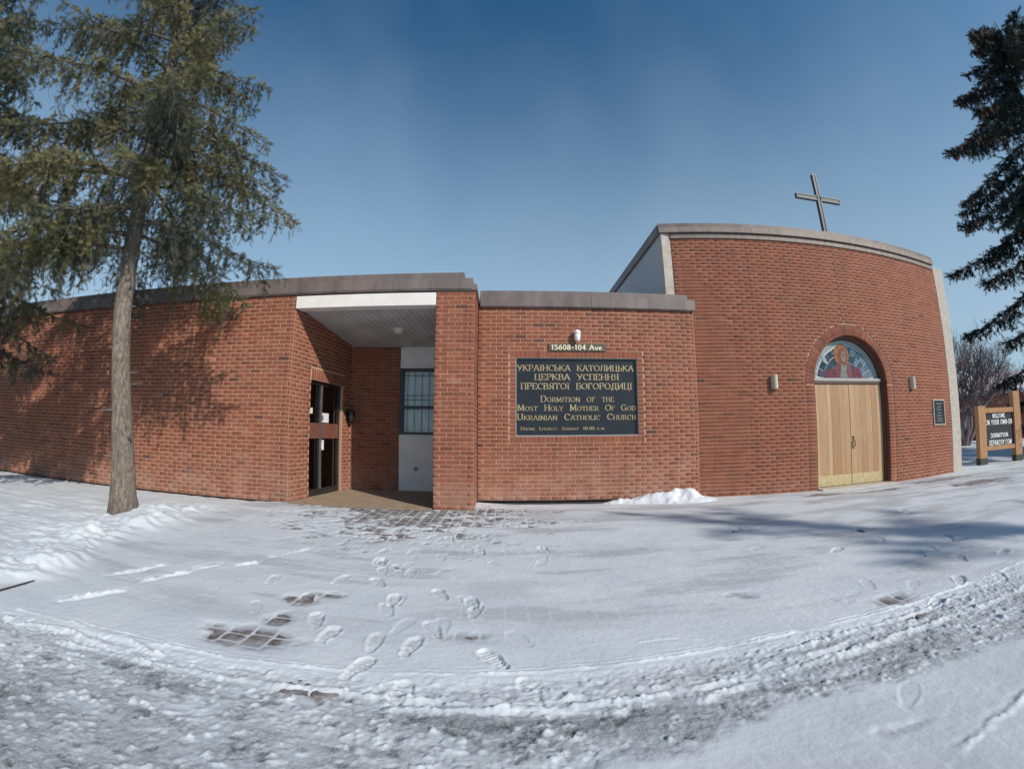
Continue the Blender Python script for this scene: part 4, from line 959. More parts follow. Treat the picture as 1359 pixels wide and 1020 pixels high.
def snow_fields(x, y):
    """height above datum, dirt and thinness of the snow cover, with painted tree shade"""
    g = ground_z(x, y)
    f = bare(x, y); pm = paver_mask(x, y)
    t = 0.013 + 0.006 * fbm(x * 1.1, y * 1.6, 4, 2) + .002 * fbm(x * 7, y * 5, 3, 4)
    walk = 1 - sstep(0.25, -0.05, y - interp(x, KERB))
    tb = np.clip(.006 - .016 * f, -.0065, .03)
    k = sstep(-.1, .35, f)
    t = t * (1 - k) + tb * k
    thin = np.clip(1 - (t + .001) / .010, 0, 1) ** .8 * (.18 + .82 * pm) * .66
    # icy wind-packed streaks and tree-shadow bands, painted as one darkening
    ice_shade = sstep(.02, .5, fbm(x * .55, y * 2.6, 5, 71) + .35 * fbm(x * 2.5, y * 9, 3, 77))
    thin = np.maximum(thin, .36 * ice_shade * sstep(2.6, 5.0, y) * sstep(-1.8, 1.5, x))
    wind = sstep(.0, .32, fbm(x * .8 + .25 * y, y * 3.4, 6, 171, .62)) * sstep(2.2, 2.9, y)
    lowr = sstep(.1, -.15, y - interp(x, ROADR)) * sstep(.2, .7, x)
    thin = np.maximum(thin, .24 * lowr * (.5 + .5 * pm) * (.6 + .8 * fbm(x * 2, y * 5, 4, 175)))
    thin = np.maximum(thin, (.30 + .10 * sstep(3.5, 5, y)) * wind * (.55 + .45 * pm)); thin = np.maximum(thin, .16 * ice_shade)
    t = t - .002 * wind + .0016 * fbm(x * 22, y * 26, 3, 173)
    kd = y - interp(x, KERB)
    # road: trodden, gritty
    n = fbm(x * 3.2, y * 4.5, 5, 21); n2 = fbm(x * 14, y * 17, 4, 22); n3 = vnoise(x * 55, y * 60, 23)
    road = sstep(-.06, -.34, kd + .22 * n) * sstep(-.04, .10, y - interp(x, ROADR) + .12 * n2 + .1 * n)
    roadw = sstep(.0, -.12, kd) * sstep(-.04, .10, y - interp(x, ROADR) + .1 * n)
    sc_ = fbm(x * 1.6 + .3 * y, y * 9, 5, 201, .6); cru = np.clip(fbm(x * 24, y * 27, 3, 203, .6) - .12, 0, 1); pit = np.clip(fbm(x * 17, y * 21, 4, 205, .65) - .10, 0, 1)
    rh = .004 * n + .007 * sc_ + .030 * cru * (.4 + 1.2 * np.clip(n2 + .3, 0, 1)) - .022 * pit + .0045 * n3 + .003 * vnoise(x * 90, y * 95, 207)
    t = t + roadw * (-.010 + rh)
    dirt = road * np.clip(.36 + .30 * n + .55 * sc_ - 1.1 * cru + 1.5 * pit + .25 * n3, .03, .95)
    # heavier grit spots on the road
    dirt = np.maximum(dirt, road * sstep(.22, .55, fbm(x * 3.2, y * 7.5, 6, 27, .65)) * .85)
    # tyre ridges and scraps
    for pts, wd, hh in RIDGE:
        sel = (x > min(p[0] for p in pts) - .3) & (x < max(p[0] for p in pts) + .3) & (y > min(p[1] for p in pts) - .3) & (y < max(p[1] for p in pts) + .3)
        if not sel.any(): continue
        xs, ys_ = x[sel], y[sel]
        d = seg_dist(xs + .022 * fbm(xs * 11, ys_ * 11, 4, 5, .65), ys_ + .022 * fbm(xs * 11, ys_ * 11, 4, 6, .65), pts)
        am = np.clip(.5 + 1.9 * fbm(xs * 5, ys_ * 7, 6, 8, .7), 0, 1.5) * (.55 + 1.3 * np.abs(fbm(xs * 26, ys_ * 26, 2, 9)))
        h = hh * np.exp(-(d / wd) ** 2) * am - .35 * hh * np.exp(-((d - 2 * wd) / wd) ** 2) * am
        t[sel] += h; dirt[sel] *= 1 - .9 * np.exp(-(d / (1.4 * wd)) ** 2); thin[sel] *= 1 - np.exp(-(d / wd) ** 2)
    # berm crumbs at the right
    cr_ = sstep(.02, -.1, kd) * sstep(-.62, -.3, kd) * sstep(.2, 1.2, x)
    t += cr_ * .022 * np.clip(fbm(x * 9, y * 13, 6, 41, .75) - .03, 0, 1)
    # undisturbed bank at the left
    bx = np.interp(y, [p[0] for p in BANK], [p[1] for p in BANK]); bd = bx - x + .12 * fbm(x * 2.4, y * 2.4, 3, 52)
    bk = sstep(0, .55, bd) * sstep(1.95, 2.2, y + .12 * n)
    lump = np.abs(fbm(x * 1.9 + .4 * y, y * 3.3, 4, 55)); l2 = fbm(x * 5.5, y * 8, 4, 57)
    edge = np.exp(-(np.maximum(bd - .25, 0) / .9) ** 2)
    bankh = bk * ((.05 + .19 * (lump - .12) + .03 * l2) * (.25 + .75 * edge) * (1 - .95 * sstep(5.4, 6.9, y)) + .012 * l2) - bk * .035 * sstep(6.7, 7.2, y)
    dm = np.hypot((x + 4.72) / .42, (y - 4.95) / .55); bankh += .10 * np.exp(-dm ** 2) - .05 * np.exp(-(np.hypot(x + 5.15, y - 4.55) / .3) ** 2)
    t = t * (1 - bk) + bk * .02 + bankh; dirt *= 1 - bk; thin *= 1 - bk
    # footprints
    for fx, fy, a in FEET:
        sel = (np.abs(x - fx) < .26) & (np.abs(y - fy) < .26)
        if not sel.any(): continue
        c, s = math.cos(R(a)), math.sin(R(a)); u = (x[sel] - fx) * c + (y[sel] - fy) * s; v = -(x[sel] - fx) * s + (y[sel] - fy) * c
        u = u + .006 * fbm(x[sel] * 30, y[sel] * 30, 2, 61)
        wdt = .037 + .009 * np.sin((v + .06) * 14) - .014 * sstep(.02, .1, -v) * sstep(.12, .06, -v)
        q = np.maximum(np.abs(u) / wdt, (np.abs(v) / .13) ** 2.0)
        q = np.maximum(q, np.hypot(u / wdt, np.maximum(np.abs(v) - .088, 0) / .042))
        ins = sstep(1.08, .9, q); rim = np.exp(-((q - 1.25) / .17) ** 2)
        k = (.8 + .45 * math.sin(fx * 37 + fy * 91)) * (.5 if fy < 1.5 else 1.0)
        tread = .004 * np.sign(np.sin(v * 2 * math.pi / .030)) * sstep(1.0, .7, q)
        t[sel] = t[sel] + (-.0105 * ins + .007 * rim * np.clip(.5 + 1.9 * fbm(x[sel] * 16, y[sel] * 16, 3, 63), 0, 2) + .7 * tread * ins + .004 * ins * fbm(x[sel] * 40, y[sel] * 40, 3, 64)) * k
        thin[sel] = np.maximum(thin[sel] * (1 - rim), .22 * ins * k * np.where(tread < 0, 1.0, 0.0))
    # grit stays out of the buildings
    ins = ((x < -.52) & (y > 7.275) & ((x > -1.19) | (x < -3.76))) | ((x >= -3.76) & (x <= -1.19) & (y > 7.16)) | ((x >= -.52) & (x < 3.74) & (y > 8.13))
    ya = AY - np.sqrt(np.maximum(0, AR ** 2 - (np.clip(x, 3, 12) - AX) ** 2))
    ins |= (x >= 3.74) & (x < 11.47) & (y > ya - .004 + .18 * (np.abs(x - 7.53) < 1.05)) | (x >= 11.46) & (x < 11.86) & (y > 8.46)
    t = np.where(ins, -.13, t)
    return g + t, np.clip(dirt, 0, 1), np.clip(thin, 0, 1)
def spaced(parts):
    out = []
    for a, b, st in parts: out += list(np.arange(a, b - 1e-9, st))
    return np.array(out + [parts[-1][1]])
gx = spaced([(-40, -16, 1.0), (-16, -6.5, .09), (-6.5, -3.7, .03), (-3.7, 4.4, .0095), (4.4, 8, .03), (8, 20, .08), (20, 44, 1.0)])
gy = spaced([(-12, -1, .5), (-1, .55, .08), (.55, 2.4, .0085), (2.4, 4.2, .017), (4.2, 8.7, .034), (8.7, 12, .08), (12, 30, .8)])
GX, GY = np.meshgrid(gx, gy); XX, YY = GX.ravel(), GY.ravel()
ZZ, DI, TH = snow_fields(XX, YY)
ed_ = np.minimum(np.minimum(XX + 40, 44 - XX), np.minimum(YY + 12, 30 - YY)); ZZ = ZZ - .3 * sstep(1.2, 0, ed_)
nxg, nyg = len(gx), len(gy)
ii = (np.arange(nyg - 1)[:, None] * nxg + np.arange(nxg - 1)[None]).ravel()
Fq = np.stack([ii, ii + 1, ii + 1 + nxg, ii + nxg], 1)
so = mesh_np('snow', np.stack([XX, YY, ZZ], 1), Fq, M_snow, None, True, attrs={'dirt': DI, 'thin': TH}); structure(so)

# pavers laid bare: those that show largest as parts of the paving, the rest joined
pav = MB().add([(-12, 1.5, -.1), (14, 1.5, -.1), (14, 8, -.15), (-12, 8, -.15)], [(0, 1, 2, 3)]).build('paving', smat('bedding_sand', (.2, .18, .16), (.3, .28, .25), 12, .95)); structure(pav)
def paver_shape(L, Wd):
    r = .018; m = MB(); pts = []
    for sx_, sy_ in ((1, 1), (-1, 1), (-1, -1), (1, -1)):
        cs = [(sx_ * (Wd / 2 - r), sy_ * (L / 2)), (sx_ * (Wd / 2), sy_ * (L / 2 - r))]
        pts += cs if sx_ * sy_ < 0 else cs[::-1]
    pts = pts
    n = len(pts); inn = [(p[0] * .93, p[1] * .95) for p in pts]
    vs = [(p[0], p[1], -.07) for p in pts] + [(p[0], p[1], -.005) for p in pts] + [(p[0], p[1], 0) for p in inn]
    fs = [(i, (i + 1) % n, n + (i + 1) % n, n + i) for i in range(n)] + [(n + i, n + (i + 1) % n, 2 * n + (i + 1) % n, 2 * n + i) for i in range(n)] + [tuple(range(2 * n, 3 * n))]
    return vs, fs
shp = [paver_shape(PB - 2 * PJ, PW - 2 * PJ), paver_shape(PP - PB - 2 * PJ, PW - 2 * PJ)]
pme = []
for vs, fs in shp:
    me = bpy.data.meshes.new('paver'); me.from_pydata(vs, [], fs); me.materials.append(M_paver); pme.append(me)
cand = []
for c in range(-40, 75):
    off = float(paver_off(np.array(float(c))))
    for j in range(4, 32):
        for kd_, (a, b) in enumerate(((0, PB), (PB, PP))):
            cand.append(((c + .5) * PW, j * PP - off + (a + b) / 2, kd_))
ca = np.array(cand); fv = np.maximum.reduce([bare(ca[:, 0] + dx, ca[:, 1] + dy) for dx in (-.05, 0, .05) for dy in (-.05, 0, .05)])
insb = (ca[:, 1] > 7.2) & (ca[:, 0] < -.4) | (ca[:, 1] > 7.6)
keep = [i for i in np.nonzero((fv > .18) & ~insb)[0]]
keep.sort(key=lambda i: -(1.0 if fv[i] > .33 else .2) * (1.2 - .4 * ca[i, 2]) / (ca[i, 0] ** 2 + ca[i, 1] ** 2 + 1.4) / math.hypot(ca[i, 0], ca[i, 1]))
restV = []; restF = []; restT = []
for q, i in enumerate(keep):
    x, y, kd_ = ca[i]; z = float(ground_z(x, y)); t = float(rng.uniform(0, 1))
    z += rng.normal(0, .0012)
    if q < 300:
        o = bpy.data.objects.new('paver', pme[int(kd_)]); COL.objects.link(o); o.parent = pav; o.location = (x, y, z); o.rotation_euler = (rng.normal(0, .008), rng.normal(0, .008), rng.normal(0, .01)); o['tone'] = t
    else:
        vs, fs = shp[int(kd_)]; b = len(restV); restV += [(v[0] + x, v[1] + y, v[2] + z) for v in vs]; restF += [tuple(v + b for v in f) for f in fs]; restT += [t] * len(vs)
if restV:
    o = mesh_np('paver_field', np.array(restV), restF, M_paver, pav, attrs={'tone': restT}); o['kind'] = 'stuff'

# heap of cleared snow in front of the wall
hx = np.linspace(1.55, 4.15, 110); hy = np.linspace(7.35, 8.3, 44); HX, HY = np.meshgrid(hx, hy); X_, Y_ = HX.ravel(), HY.ravel()
def gauss(cx, cy, rx, ry): return np.exp(-(((X_ - cx) / rx) ** 2 + ((Y_ - cy) / ry) ** 2))
hh = .21 * gauss(3.50, 7.98, .42, .32) + .14 * gauss(2.95, 8.0, .42, .26) + .12 * gauss(2.45, 8.05, .4, .2) + .10 * gauss(2.05, 8.06, .3, .14)
hh = hh * (1 + .55 * fbm(X_ * 4, Y_ * 4, 4, 91)) + .03 * fbm(X_ * 9, Y_ * 9, 3, 92) * (hh > .03) - .045
pz = ground_z(X_, Y_) + hh
ii = (np.arange(43)[:, None] * 110 + np.arange(109)[None]).ravel(); Fh = np.stack([ii, ii + 1, ii + 111, ii + 110], 1)
hp = mesh_np('snow_heap', np.stack([X_, Y_, pz], 1), Fh, M_snowpile, None, True); tag(hp, 'small heap of cleared snow against the foot of the brick wall below the sign', 'snow heap')

# ------------------------------------------------------------------ trees
def sprig_template(nn, rad, fw, wid):
    V = []; F = []
    for i in range(nn):
        a = .02 + .86 * i / nn; ph = i * 2.4; c, s = math.cos(ph), math.sin(ph); b = len(V)
        V += [(a, -s * wid, c * wid), (a, s * wid, -c * wid), (a + fw, c * rad, s * rad)]; F.append((b, b + 1, b + 2))
    b = len(V); V += [(0, .012, 0), (0, -.012, 0), (1.05, 0, 0)]; F.append((b, b + 1, b + 2))
    return np.array(V), np.array(F)
class Foliage:
    def __init__(s): s.p = []; s.d = []; s.l = []; s.t = []
    def add(s, p, d, l, t): s.p.append(p); s.d.append(d); s.l.append(l); s.t.append(t)
    def build(s, name, mat, parent, tmpl, rg):
        TV, TF = tmpl; P = np.array(s.p); D = np.array(s.d); D /= np.linalg.norm(D, axis=1)[:, None]; Lh = np.array(s.l); n = len(P)
        A = rg.normal(size=(n, 3)); A -= (A * D).sum(1)[:, None] * D; A /= np.linalg.norm(A, axis=1)[:, None]; B = np.cross(D, A)
        V = P[:, None] + Lh[:, None, None] * (TV[None, :, 0:1] * D[:, None] + TV[None, :, 1:2] * A[:, None] + TV[None, :, 2:3] * B[:, None])
        F = TF[None] + (np.arange(n) * len(TV))[:, None, None]
        tn = np.repeat(np.array(s.t), len(TV))
        o = mesh_np(name, V.reshape(-1, 3), F.reshape(-1, 3), mat, parent, attrs={'tone': tn}); return o
def spruce(name, label, cat, trunk, rads, branches, seed, sp_len, hang, needle, tmpl, dens=1.0, bark=M_bark, group=None, cones=0, lat=1.0, dead=0.0, nseg=14, tone0=.45, stubs=0):
    """branches: list of (z, azimuth deg, length, rise, droop)"""
    rg = np.random.default_rng(seed)
    root = thing(name, label, cat, (trunk[0][0], trunk[0][1], 0), group=group)
    tz = [p[2] for p in trunk]; tx_ = [p[0] for p in trunk]; ty_ = [p[1] for p in trunk]
    zs = np.linspace(tz[0], tz[-1], 34)
    m = MB(); n = nseg
    pts = [(float(np.interp(z, tz, tx_)), float(np.interp(z, tz, ty_)), float(z)) for z in zs]; rr = [float(np.interp(z, tz, rads)) for z in zs]
    m.tube(pts, rr, n)
    for i in range(len(m.v)):
        x, y, z = m.v[i]; k = float(np.interp(z, tz, rads)); q = k * .16 * float(fbm(np.array([x * 9 + y * 7]), np.array([z * 2.6]), 3, seed)[0])
        cx, cy = float(np.interp(z, tz, tx_)), float(np.interp(z, tz, ty_)); L = math.hypot(x - cx, y - cy) or 1; m.v[i] = (x + (x - cx) / L * q, y + (y - cy) / L * q, z)
    m.build('trunk', bark, root, True)
    for q in range(stubs):                              # broken dead limbs on the bare trunk
        z = .7 + q * .31 + rg.uniform(-.1, .1); a = rg.uniform(0, 6.28); r = float(np.interp(z, tz, rads)); c = Vector((float(np.interp(z, tz, tx_)), float(np.interp(z, tz, ty_)), z)); d = Vector((math.cos(a), math.sin(a), rg.uniform(-.2, .3)))
        MB().tube([c + d * r * .7, c + d * (r + .03), c + d * (r + rg.uniform(.05, .22))], [.03, .018, .008], 6).build('dead_stub', M_limb, root)
    fo = Foliage(); cn = MB(); tw = MB()
    for z0, az, L, rise, droop in branches:
        p0 = np.array([np.interp(z0, tz, tx_), np.interp(z0, tz, ty_), z0]); a = R(az); d = np.array([math.sin(a), math.cos(a), 0]); sd_ = np.array([d[1], -d[0], 0])
        bend = rg.normal(0, .12)
        def pos(t): return p0 + (d + sd_ * bend * t) * L * t + np.array([0, 0, L * (rise * t - droop * t * t + .9 * droop * max(0, t - .62) ** 2 * 2)])
        m = MB(); ts = np.linspace(0, 1, 8); r0 = .011 * L ** .9 + .006
        m.tube([pos(t) for t in ts], [r0 * (1 - .85 * t) for t in ts], 5); m.build('branch', M_limb, root, True)
        bt = float(np.clip(rg.normal(tone0, .22), 0, 1))
        step = .105 / dens
        t = .12 + rg.uniform(0, .05)
        while t < 1:
            p = pos(t)
            for sg in (-1, 1):
                if rg.random() < .12: continue
                ll = lat * (.16 + .42 * L * (1 - t) * t ** .35 + .10 * rg.random()) * rg.uniform(.6, 1.15)
                ang = R(rg.uniform(38, 68)); ld = d * math.cos(ang) + sd_ * sg * math.sin(ang); ld = ld + np.array([0, 0, rg.uniform(-.35, .02)])
                nsp = max(2, int(ll / (sp_len * .36)))
                for q in range(nsp):
                    u = (q + .5) / nsp; pp = p + ld * ll * u + np.array([0, 0, -.35 * ll * u * u])
                    tt = float(np.clip(bt + rg.normal(0, .13) + .2 * u, 0, 1))
                    if t > .2 or u > .35:
                        fo.add(pp, ld + rg.normal(0, .42, 3) + np.array([0, 0, -.25 * u]), sp_len * rg.uniform(.75, 1.2), tt)
                    if hang > 0 and rg.random() < .36 * (sp_len / .13) * min(1.5, 1 / dens):
                        hl = hang * rg.uniform(.25, 1.0) ** 1.4 * (1 - .75 * max(0, t - .55) / .45); nh = max(1, int(hl / (sp_len * .42)))
                        if rg.random() < dead * (1.3 - t):
                            e = pp + np.array([rg.normal(0, .08), rg.normal(0, .08), -hl * 1.1]); tw.tube([pp, (pp + e) / 2 + rg.normal(0, .03, 3), e], [.004, .003, .0015], 3, False); continue
                        dr = np.array([rg.normal(0, .14), rg.normal(0, .14), -1.0])
                        for h in range(nh):
                            ph = pp + dr * hl * (h + .3) / nh
                            fo.add(ph, dr + rg.normal(0, .75, 3), sp_len * rg.uniform(.75, 1.25), float(np.clip(tt + rg.normal(0, .1), 0, 1)))
            if t > .25:
                fo.add(p, d + rg.normal(0, .3, 3), sp_len * rg.uniform(.8, 1.2), bt)
            t += step / L
        for q in range(3): fo.add(pos(1.0 - .02 * q), d + np.array([0, 0, .1]) + rg.normal(0, .25, 3), sp_len * 1.1, bt)
        if cones and rg.random() < cones:
            for q in range(int(rg.integers(10, 24))):
                t = rg.uniform(.62, 1.0); p = pos(t) + np.array([rg.normal(0, .17), rg.normal(0, .17), rg.normal(-.05, .12)]); r = .05
                cn.tube([p, p + np.array([.02, 0, -.06]), p + np.array([.03, 0, -.17]), p + np.array([.04, 0, -.24])], [.012, r, r * .85, .008], 6)
    o = fo.build('crown', needle, root, tmpl, rg)
    if cn.v: cn.build('cones', M_cone, root)['kind'] = 'stuff'
    if tw.v: tw.build('dead_twigs', M_limb, root)['kind'] = 'stuff'
    return root, len(fo.p)
T_FINE = sprig_template(24, .30, .13, .036); T_COARSE = sprig_template(15, .27, .16, .062)

def whorls(z0, z1, dz, per, Lf, rise, droop, seed, azs=None):
    r_ = random.Random(seed); out = []; z = z0
    while z < z1:
        base = r_.uniform(0, 360)
        for k in range(per):
            zz = z + r_.uniform(-.15, .15); az = base + 360 * k / per + r_.uniform(-18, 18)
            out.append((zz, az, Lf(zz) * r_.uniform(.72, 1.08), rise(zz), droop(zz) * r_.uniform(.8, 1.2)))
        z += dz
    return out
li = lambda *p: (lambda z: float(np.interp(z, [q[0] for q in p], [q[1] for q in p])))
TL = [(-5.06, 4.85, -.12), (-5.06, 4.85, .1), (-5.08, 4.85, .85), (-5.22, 4.86, 1.84), (-5.36, 4.88, 2.67), (-5.45, 4.9, 4.0), (-5.52, 4.92, 5.3), (-5.75, 4.95, 6.7), (-6.1, 5.0, 9.0), (-6.25, 5.0, 12.4)]
RLt = [.26, .19, .150, .132, .124, .118, .112, .10, .07, .015]
brs = whorls(4.0, 9.6, .80, 5, li((3.4, 2.2), (4.6, 2.6), (6, 2.4), (8.2, 1.9), (9.5, 1.6)), li((3, .08), (6, .15), (9, .3)), li((3, .62), (6, .55), (9, .5)), 12)
brs = [(z, a, L * (1.0 + .45 * max(0, math.cos(R(a - 236))) * min(1, max(0, (z - 4) / 2))), r, d) for z, a, L, r, d in brs]
brs += whorls(9.6, 12.2, .5, 5, li((9, 1.7), (12.4, .25)), li((9, .3), (12, .6)), li((9, .4), (12, .3)), 13)
brs += [(3.7, 224, 3.0, .05, .42), (4.4, 250, 3.3, .05, .45), (3.9, 196, 2.5, .0, .45), (4.9, 236, 3.6, .1, .4), (4.2, 52, 1.9, .15, .95), (5.4, 42, 2.75, .12, .33), (5.9, 60, 2.3, .12, .36), (6.6, 48, 2.0, .15, .35), (7.4, 55, 1.8, .2, .4)]
spr, nsp1 = spruce('spruce_tree', 'tall old spruce with bare grey trunk and drooping olive boughs on the snow bank', 'tree', TL, RLt, brs, 21, .115, .80, M_needle, T_FINE, dens=.85, dead=.28, lat=.78, tone0=.40, stubs=9)
TRx, TRy = 23.6, 8.75
TR = [(TRx, TRy, -.2), (TRx, TRy, .5), (TRx - .05, TRy, 10), (TRx - .5, TRy + .1, 19.6)]
brr = whorls(2.2, 17.6, 1.25, 5, li((2, 4.2), (5, 4.7), (8.5, 5.8), (12, 6.2), (15, 5.2), (18, 3.4)), li((1, -.05), (9, -.02), (17, .12)), li((1, .42), (11, .52), (18, .45)), 31)
brr += [(3.2, 250, 5.4, .0, .30), (4.2, 272, 5.2, .02, .34), (2.6, 228, 5.4, .0, .26), (5.6, 240, 5.4, .0, .42)]
brr += whorls(17.8, 19.2, .6, 5, li((17, 2.7), (19.6, 1.2)), lambda z: .30, lambda z: .42, 33)
TR2 = [(-10.6, 3.7, -.1), (-10.6, 3.7, 6), (-10.7, 3.8, 11)]
br2 = whorls(2.9, 10.6, .8, 5, li((2, 3.6), (4, 3.9), (7, 3.2), (10.8, .6)), li((2, .05), (9, .3)), li((2, .5), (9, .45)), 61)
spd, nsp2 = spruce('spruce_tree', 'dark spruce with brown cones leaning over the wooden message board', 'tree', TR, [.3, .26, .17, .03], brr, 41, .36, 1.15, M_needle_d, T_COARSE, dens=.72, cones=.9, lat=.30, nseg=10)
spl, nsp3 = spruce('spruce_tree', 'spruce at the far left edge whose bough tips hang in front of the brick wall', 'tree', TR2, [.25, .15, .02], br2, 67, .17, .7, M_needle, T_FINE, dens=.6, lat=.7, nseg=10, tone0=.25)
print('sprigs', nsp3, nsp1, nsp2, 'snow', len(XX), 'pavers', len(keep))

# ------------------------------------------------------------------ message board on two timber posts
mb = thing('message_board', 'black letter board with white welcome text between two orange timber posts', 'sign', (14.5, 8.95, -.06))
SA_ = (13.65, 9.01); SD_ = (15.48 - 13.65, 8.86 - 9.01); sL = math.hypot(*SD_); stx, sty = SD_[0] / sL, SD_[1] / sL
MS = Matrix(((stx, -sty, 0, SA_[0]), (sty, stx, 0, SA_[1]), (0, 0, 1, 0), (0, 0, 0, 1)))
M_postbase = smat('weathered_post_foot', (.035, .04, .028), (.07, .075, .05), 9, .9)
for a, b, z1_ in ((-.06, .28, 1.63), (1.72, 2.06, 2.05)):
    p = MB().box(a, b, 0, .15, .06, z1_, .010, MS).build('post', M_post, mb)
    MB().box(a - .005, b + .005, -.005, .155, -.3, .12, .005, MS).build('post_foot', M_postbase, p)
MB().box(.281, 1.719, .02, .13, 1.42, 1.565, .008, MS).build('rail', M_post, mb)
MB().box(.281, 1.719, .02, .13, .325, .445, .008, MS).build('rail', M_post, mb)
MB().box(.281, 1.719, .07, .12, .446, 1.419, 0, MS).build('board', M_boardblack, mb)
for i in range(9): MB().box(.29, 1.71, .062, .07, .47 + i * .108, .476 + i * .108, 0, MS).build('letter_track', M_bronze, mb)
sx_ = lambda p: .281 + (p - 447) / (815 - 447) * 1.438; sz_ = lambda q: 1.419 - (q - 158) / (560 - 158) * .973
for txt, a, b, zt, zb in (('WELCOME', 545, 705, 168, 220), ('ON YOUR OWN-EN', 455, 795, 243, 303), ('DORMITION.', 512, 745, 408, 460), ('EEPARCHY.COM', 492, 778, 492, 553)):
    m = lettering(txt, sx_(a), sx_(b), sz_(zb), sz_(zt) - sz_(zb), serif=False, bold=.18, thin=.13, space=.16)
    m.v = [tuple(MS @ Vector((v[0], v[1] + .0615, v[2]))) for v in m.v]; m.build('lettering', M_boardwhite, mb)['kind'] = 'stuff'

# ------------------------------------------------------------------ across the street
AZf = R(58); Ff = (math.sin(AZf), math.cos(AZf)); Rr = (math.cos(AZf), -math.sin(AZf))
MF = Matrix(((Rr[0], Ff[0], 0, 0), (Rr[1], Ff[1], 0, 0), (0, 0, 1, 0), (0, 0, 0, 1)))     # (right, forward, up)
M_asph = smat('packed_grey_street', (.09, .09, .095), (.22, .22, .23), 1.5, .85)
st_ = MB().add([tuple(MF @ Vector(v)) for v in ((-60, 25, -.152), (80, 25, -.152), (80, 32, -.152), (-60, 32, -.152))], [(0, 1, 2, 3)]).build('street', M_asph); structure(st_)
M_farbrick = smat('far_brick', (.19, .06, .045), (.27, .095, .07), 3, .9)
M_siding = smat('pale_siding', (.50, .47, .44), (.58, .55, .52), 2, .8)
M_teal = smat('teal_panel', (.012, .05, .055), (.02, .075, .08), 4, .5)
M_roofsnow = smat('roof_snow', (.62, .6, .62), (.75, .74, .76), 1.5, .8)
bh = thing('brick_house', 'small red brick house with a white and teal side door beyond the street', 'house', tuple(MF @ Vector((0, 40, -.15))))
MB().box(-1.4, 2.6, 38, 45, -.16, 2.9, 0, MF).build('wall', M_farbrick, bh)
dr = MB().box(-2.3, -1.42, 38.05, 44, .72, 2.05, 0, MF).build('door', M_siding, bh)
MB().box(-2.28, -1.43, 38.03, 44, -.16, .715, 0, MF).build('door_panel', M_teal, dr)
MB().box(-2.5, -2.31, 38, 45, -.16, 2.9, 0, MF).box(-2.31, -1.41, 38.2, 45, 2.06, 2.9, 0, MF).build('wall', M_farbrick, bh)
M3 = MF @ Matrix(((0, 1, 0, 0), (1, 0, 0, 0), (0, 0, 1, 0), (0, 0, 0, 1)))
def gable(m, x0, x1, y0, y1, z0, zt, over=.4):
    ym = (y0 + y1) / 2
    vs = [(x0 - over, y0 - over, z0), (x1 + over, y0 - over, z0), (x1 + over, ym, zt), (x0 - over, ym, zt), (x0 - over, y1 + over, z0), (x1 + over, y1 + over, z0)]
    vs += [(v[0], v[1], v[2] + .22) for v in vs]
    fs = [(0, 1, 2, 3), (3, 2, 5, 4), (6, 9, 8, 7), (9, 10, 11, 8), (0, 6, 7, 1), (4, 5, 11, 10), (0, 3, 9, 6), (3, 4, 10, 9), (1, 7, 8, 2), (2, 8, 11, 5)]
    return m.add([tuple(MF @ Vector(v)) for v in vs], fs)
gable(MB(), -2.5, 2.6, 38, 45, 2.9, 4.4).build('roof', M_roofsnow, bh)
ph = thing('siding_house', 'pale sided bungalow with snow covered roof behind the message board', 'house', tuple(MF @ Vector((6, 52, -.15))))
MB().box(.8, 12, 50, 58, -.16, 2.75, 0, MF).build('wall', M_siding, ph)
for x in (2.2, 5.0, 8.5):
    w_ = MB().box(x, x + 1.3, 49.93, 50, 1.0, 2.2, 0, MF).build('window', M_white, ph)
    MB().box(x + .1, x + 1.2, 49.9, 49.93, 1.1, 2.1, 0, MF).build('pane', M_black, w_)
gable(MB(), .8, 12, 50, 58, 2.75, 4.6).build('roof', M_roofsnow, ph)

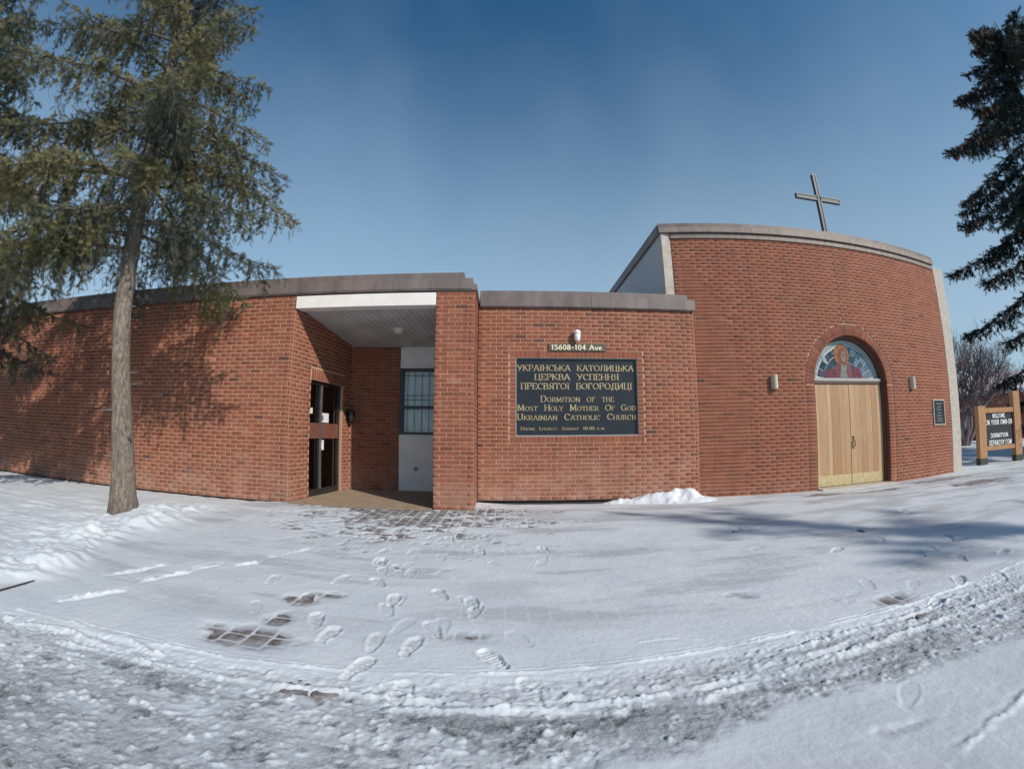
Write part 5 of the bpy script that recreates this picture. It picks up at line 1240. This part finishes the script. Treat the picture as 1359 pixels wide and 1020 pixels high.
def bare_tree(name, label, loc, h, spread, seed, mat, n0=7, depth=5, r0=.11):
    rg = np.random.default_rng(seed); root = thing(name, label, 'tree', loc)
    trunk = MB(); tw = MB(); base = Vector(loc)
    def grow(p, d, L, r, lev):
        mid = p + d * L * .5 + Vector(rg.normal(0, .05 * L, 3)); e = mid + (d + Vector(rg.normal(0, .12, 3))).normalized() * L * .5
        (trunk if lev < 2 else tw).tube([p, mid, e], [r, r * .8, r * .55], 6 if lev < 2 else 3, False)
        if lev >= depth: return
        n = int(rg.integers(3, 5))
        for i in range(n):
            q = p.lerp(e, float(rg.uniform(.45, 1.0))) if i else e
            nd = (d + Vector(rg.normal(0, .48 * spread, 3)) + Vector((0, 0, .12))).normalized()
            grow(q, nd, L * float(rg.uniform(.55, .82)), max(.006, r * .58), lev + 1)
    for i in range(n0):
        a = 2 * math.pi * i / n0 + rg.uniform(-.4, .4); ti = rg.uniform(.15, .6)
        grow(base + Vector((math.cos(a) * .1, math.sin(a) * .1, -.1)), Vector((math.cos(a) * ti, math.sin(a) * ti, 1)).normalized(), h * .33 * rg.uniform(.8, 1.1), r0, 0)
    trunk.build('trunk', mat, root); tw.build('twigs', mat, root)['kind'] = 'stuff'
    return root
M_twig = smat('purple_grey_twigs', (.17, .125, .125), (.27, .205, .20), 2, .9)
M_twigb = smat('russet_twigs', (.19, .10, .06), (.30, .17, .11), 2, .9)
bare_tree('bare_tree', 'many stemmed leafless tree with purple grey twigs just beyond the concrete wall end', tuple(MF @ Vector((-1.6, 30, -.15))), 7.4, .95, 4, M_twig, 9, 5)
bare_tree('bare_shrub', 'russet leafless shrub in front of the small brick house', tuple(MF @ Vector((.0, 34, -.15))), 3.6, 1.2, 9, M_twigb, 7, 5, .06)

# street trees to the right of the picture: only their shadows reach into it
bare_tree('bare_tree', 'slender leafless street tree standing by the road across from the church wall plaque', (18.9, -.9, -.1), 6.5, .8, 17, M_twig, 1, 4, .10)
TR3 = [(18.2, -9.6, -.2), (18.2, -9.6, 7), (18.1, -9.5, 15.2)]
br3 = whorls(2.0, 15, 1.5, 4, li((1.5, 3.4), (4, 3.6), (8, 2.9), (12, 1.7), (15.2, .4)), li((1, -.05), (14, .3)), li((1, .4), (14, .25)), 91)
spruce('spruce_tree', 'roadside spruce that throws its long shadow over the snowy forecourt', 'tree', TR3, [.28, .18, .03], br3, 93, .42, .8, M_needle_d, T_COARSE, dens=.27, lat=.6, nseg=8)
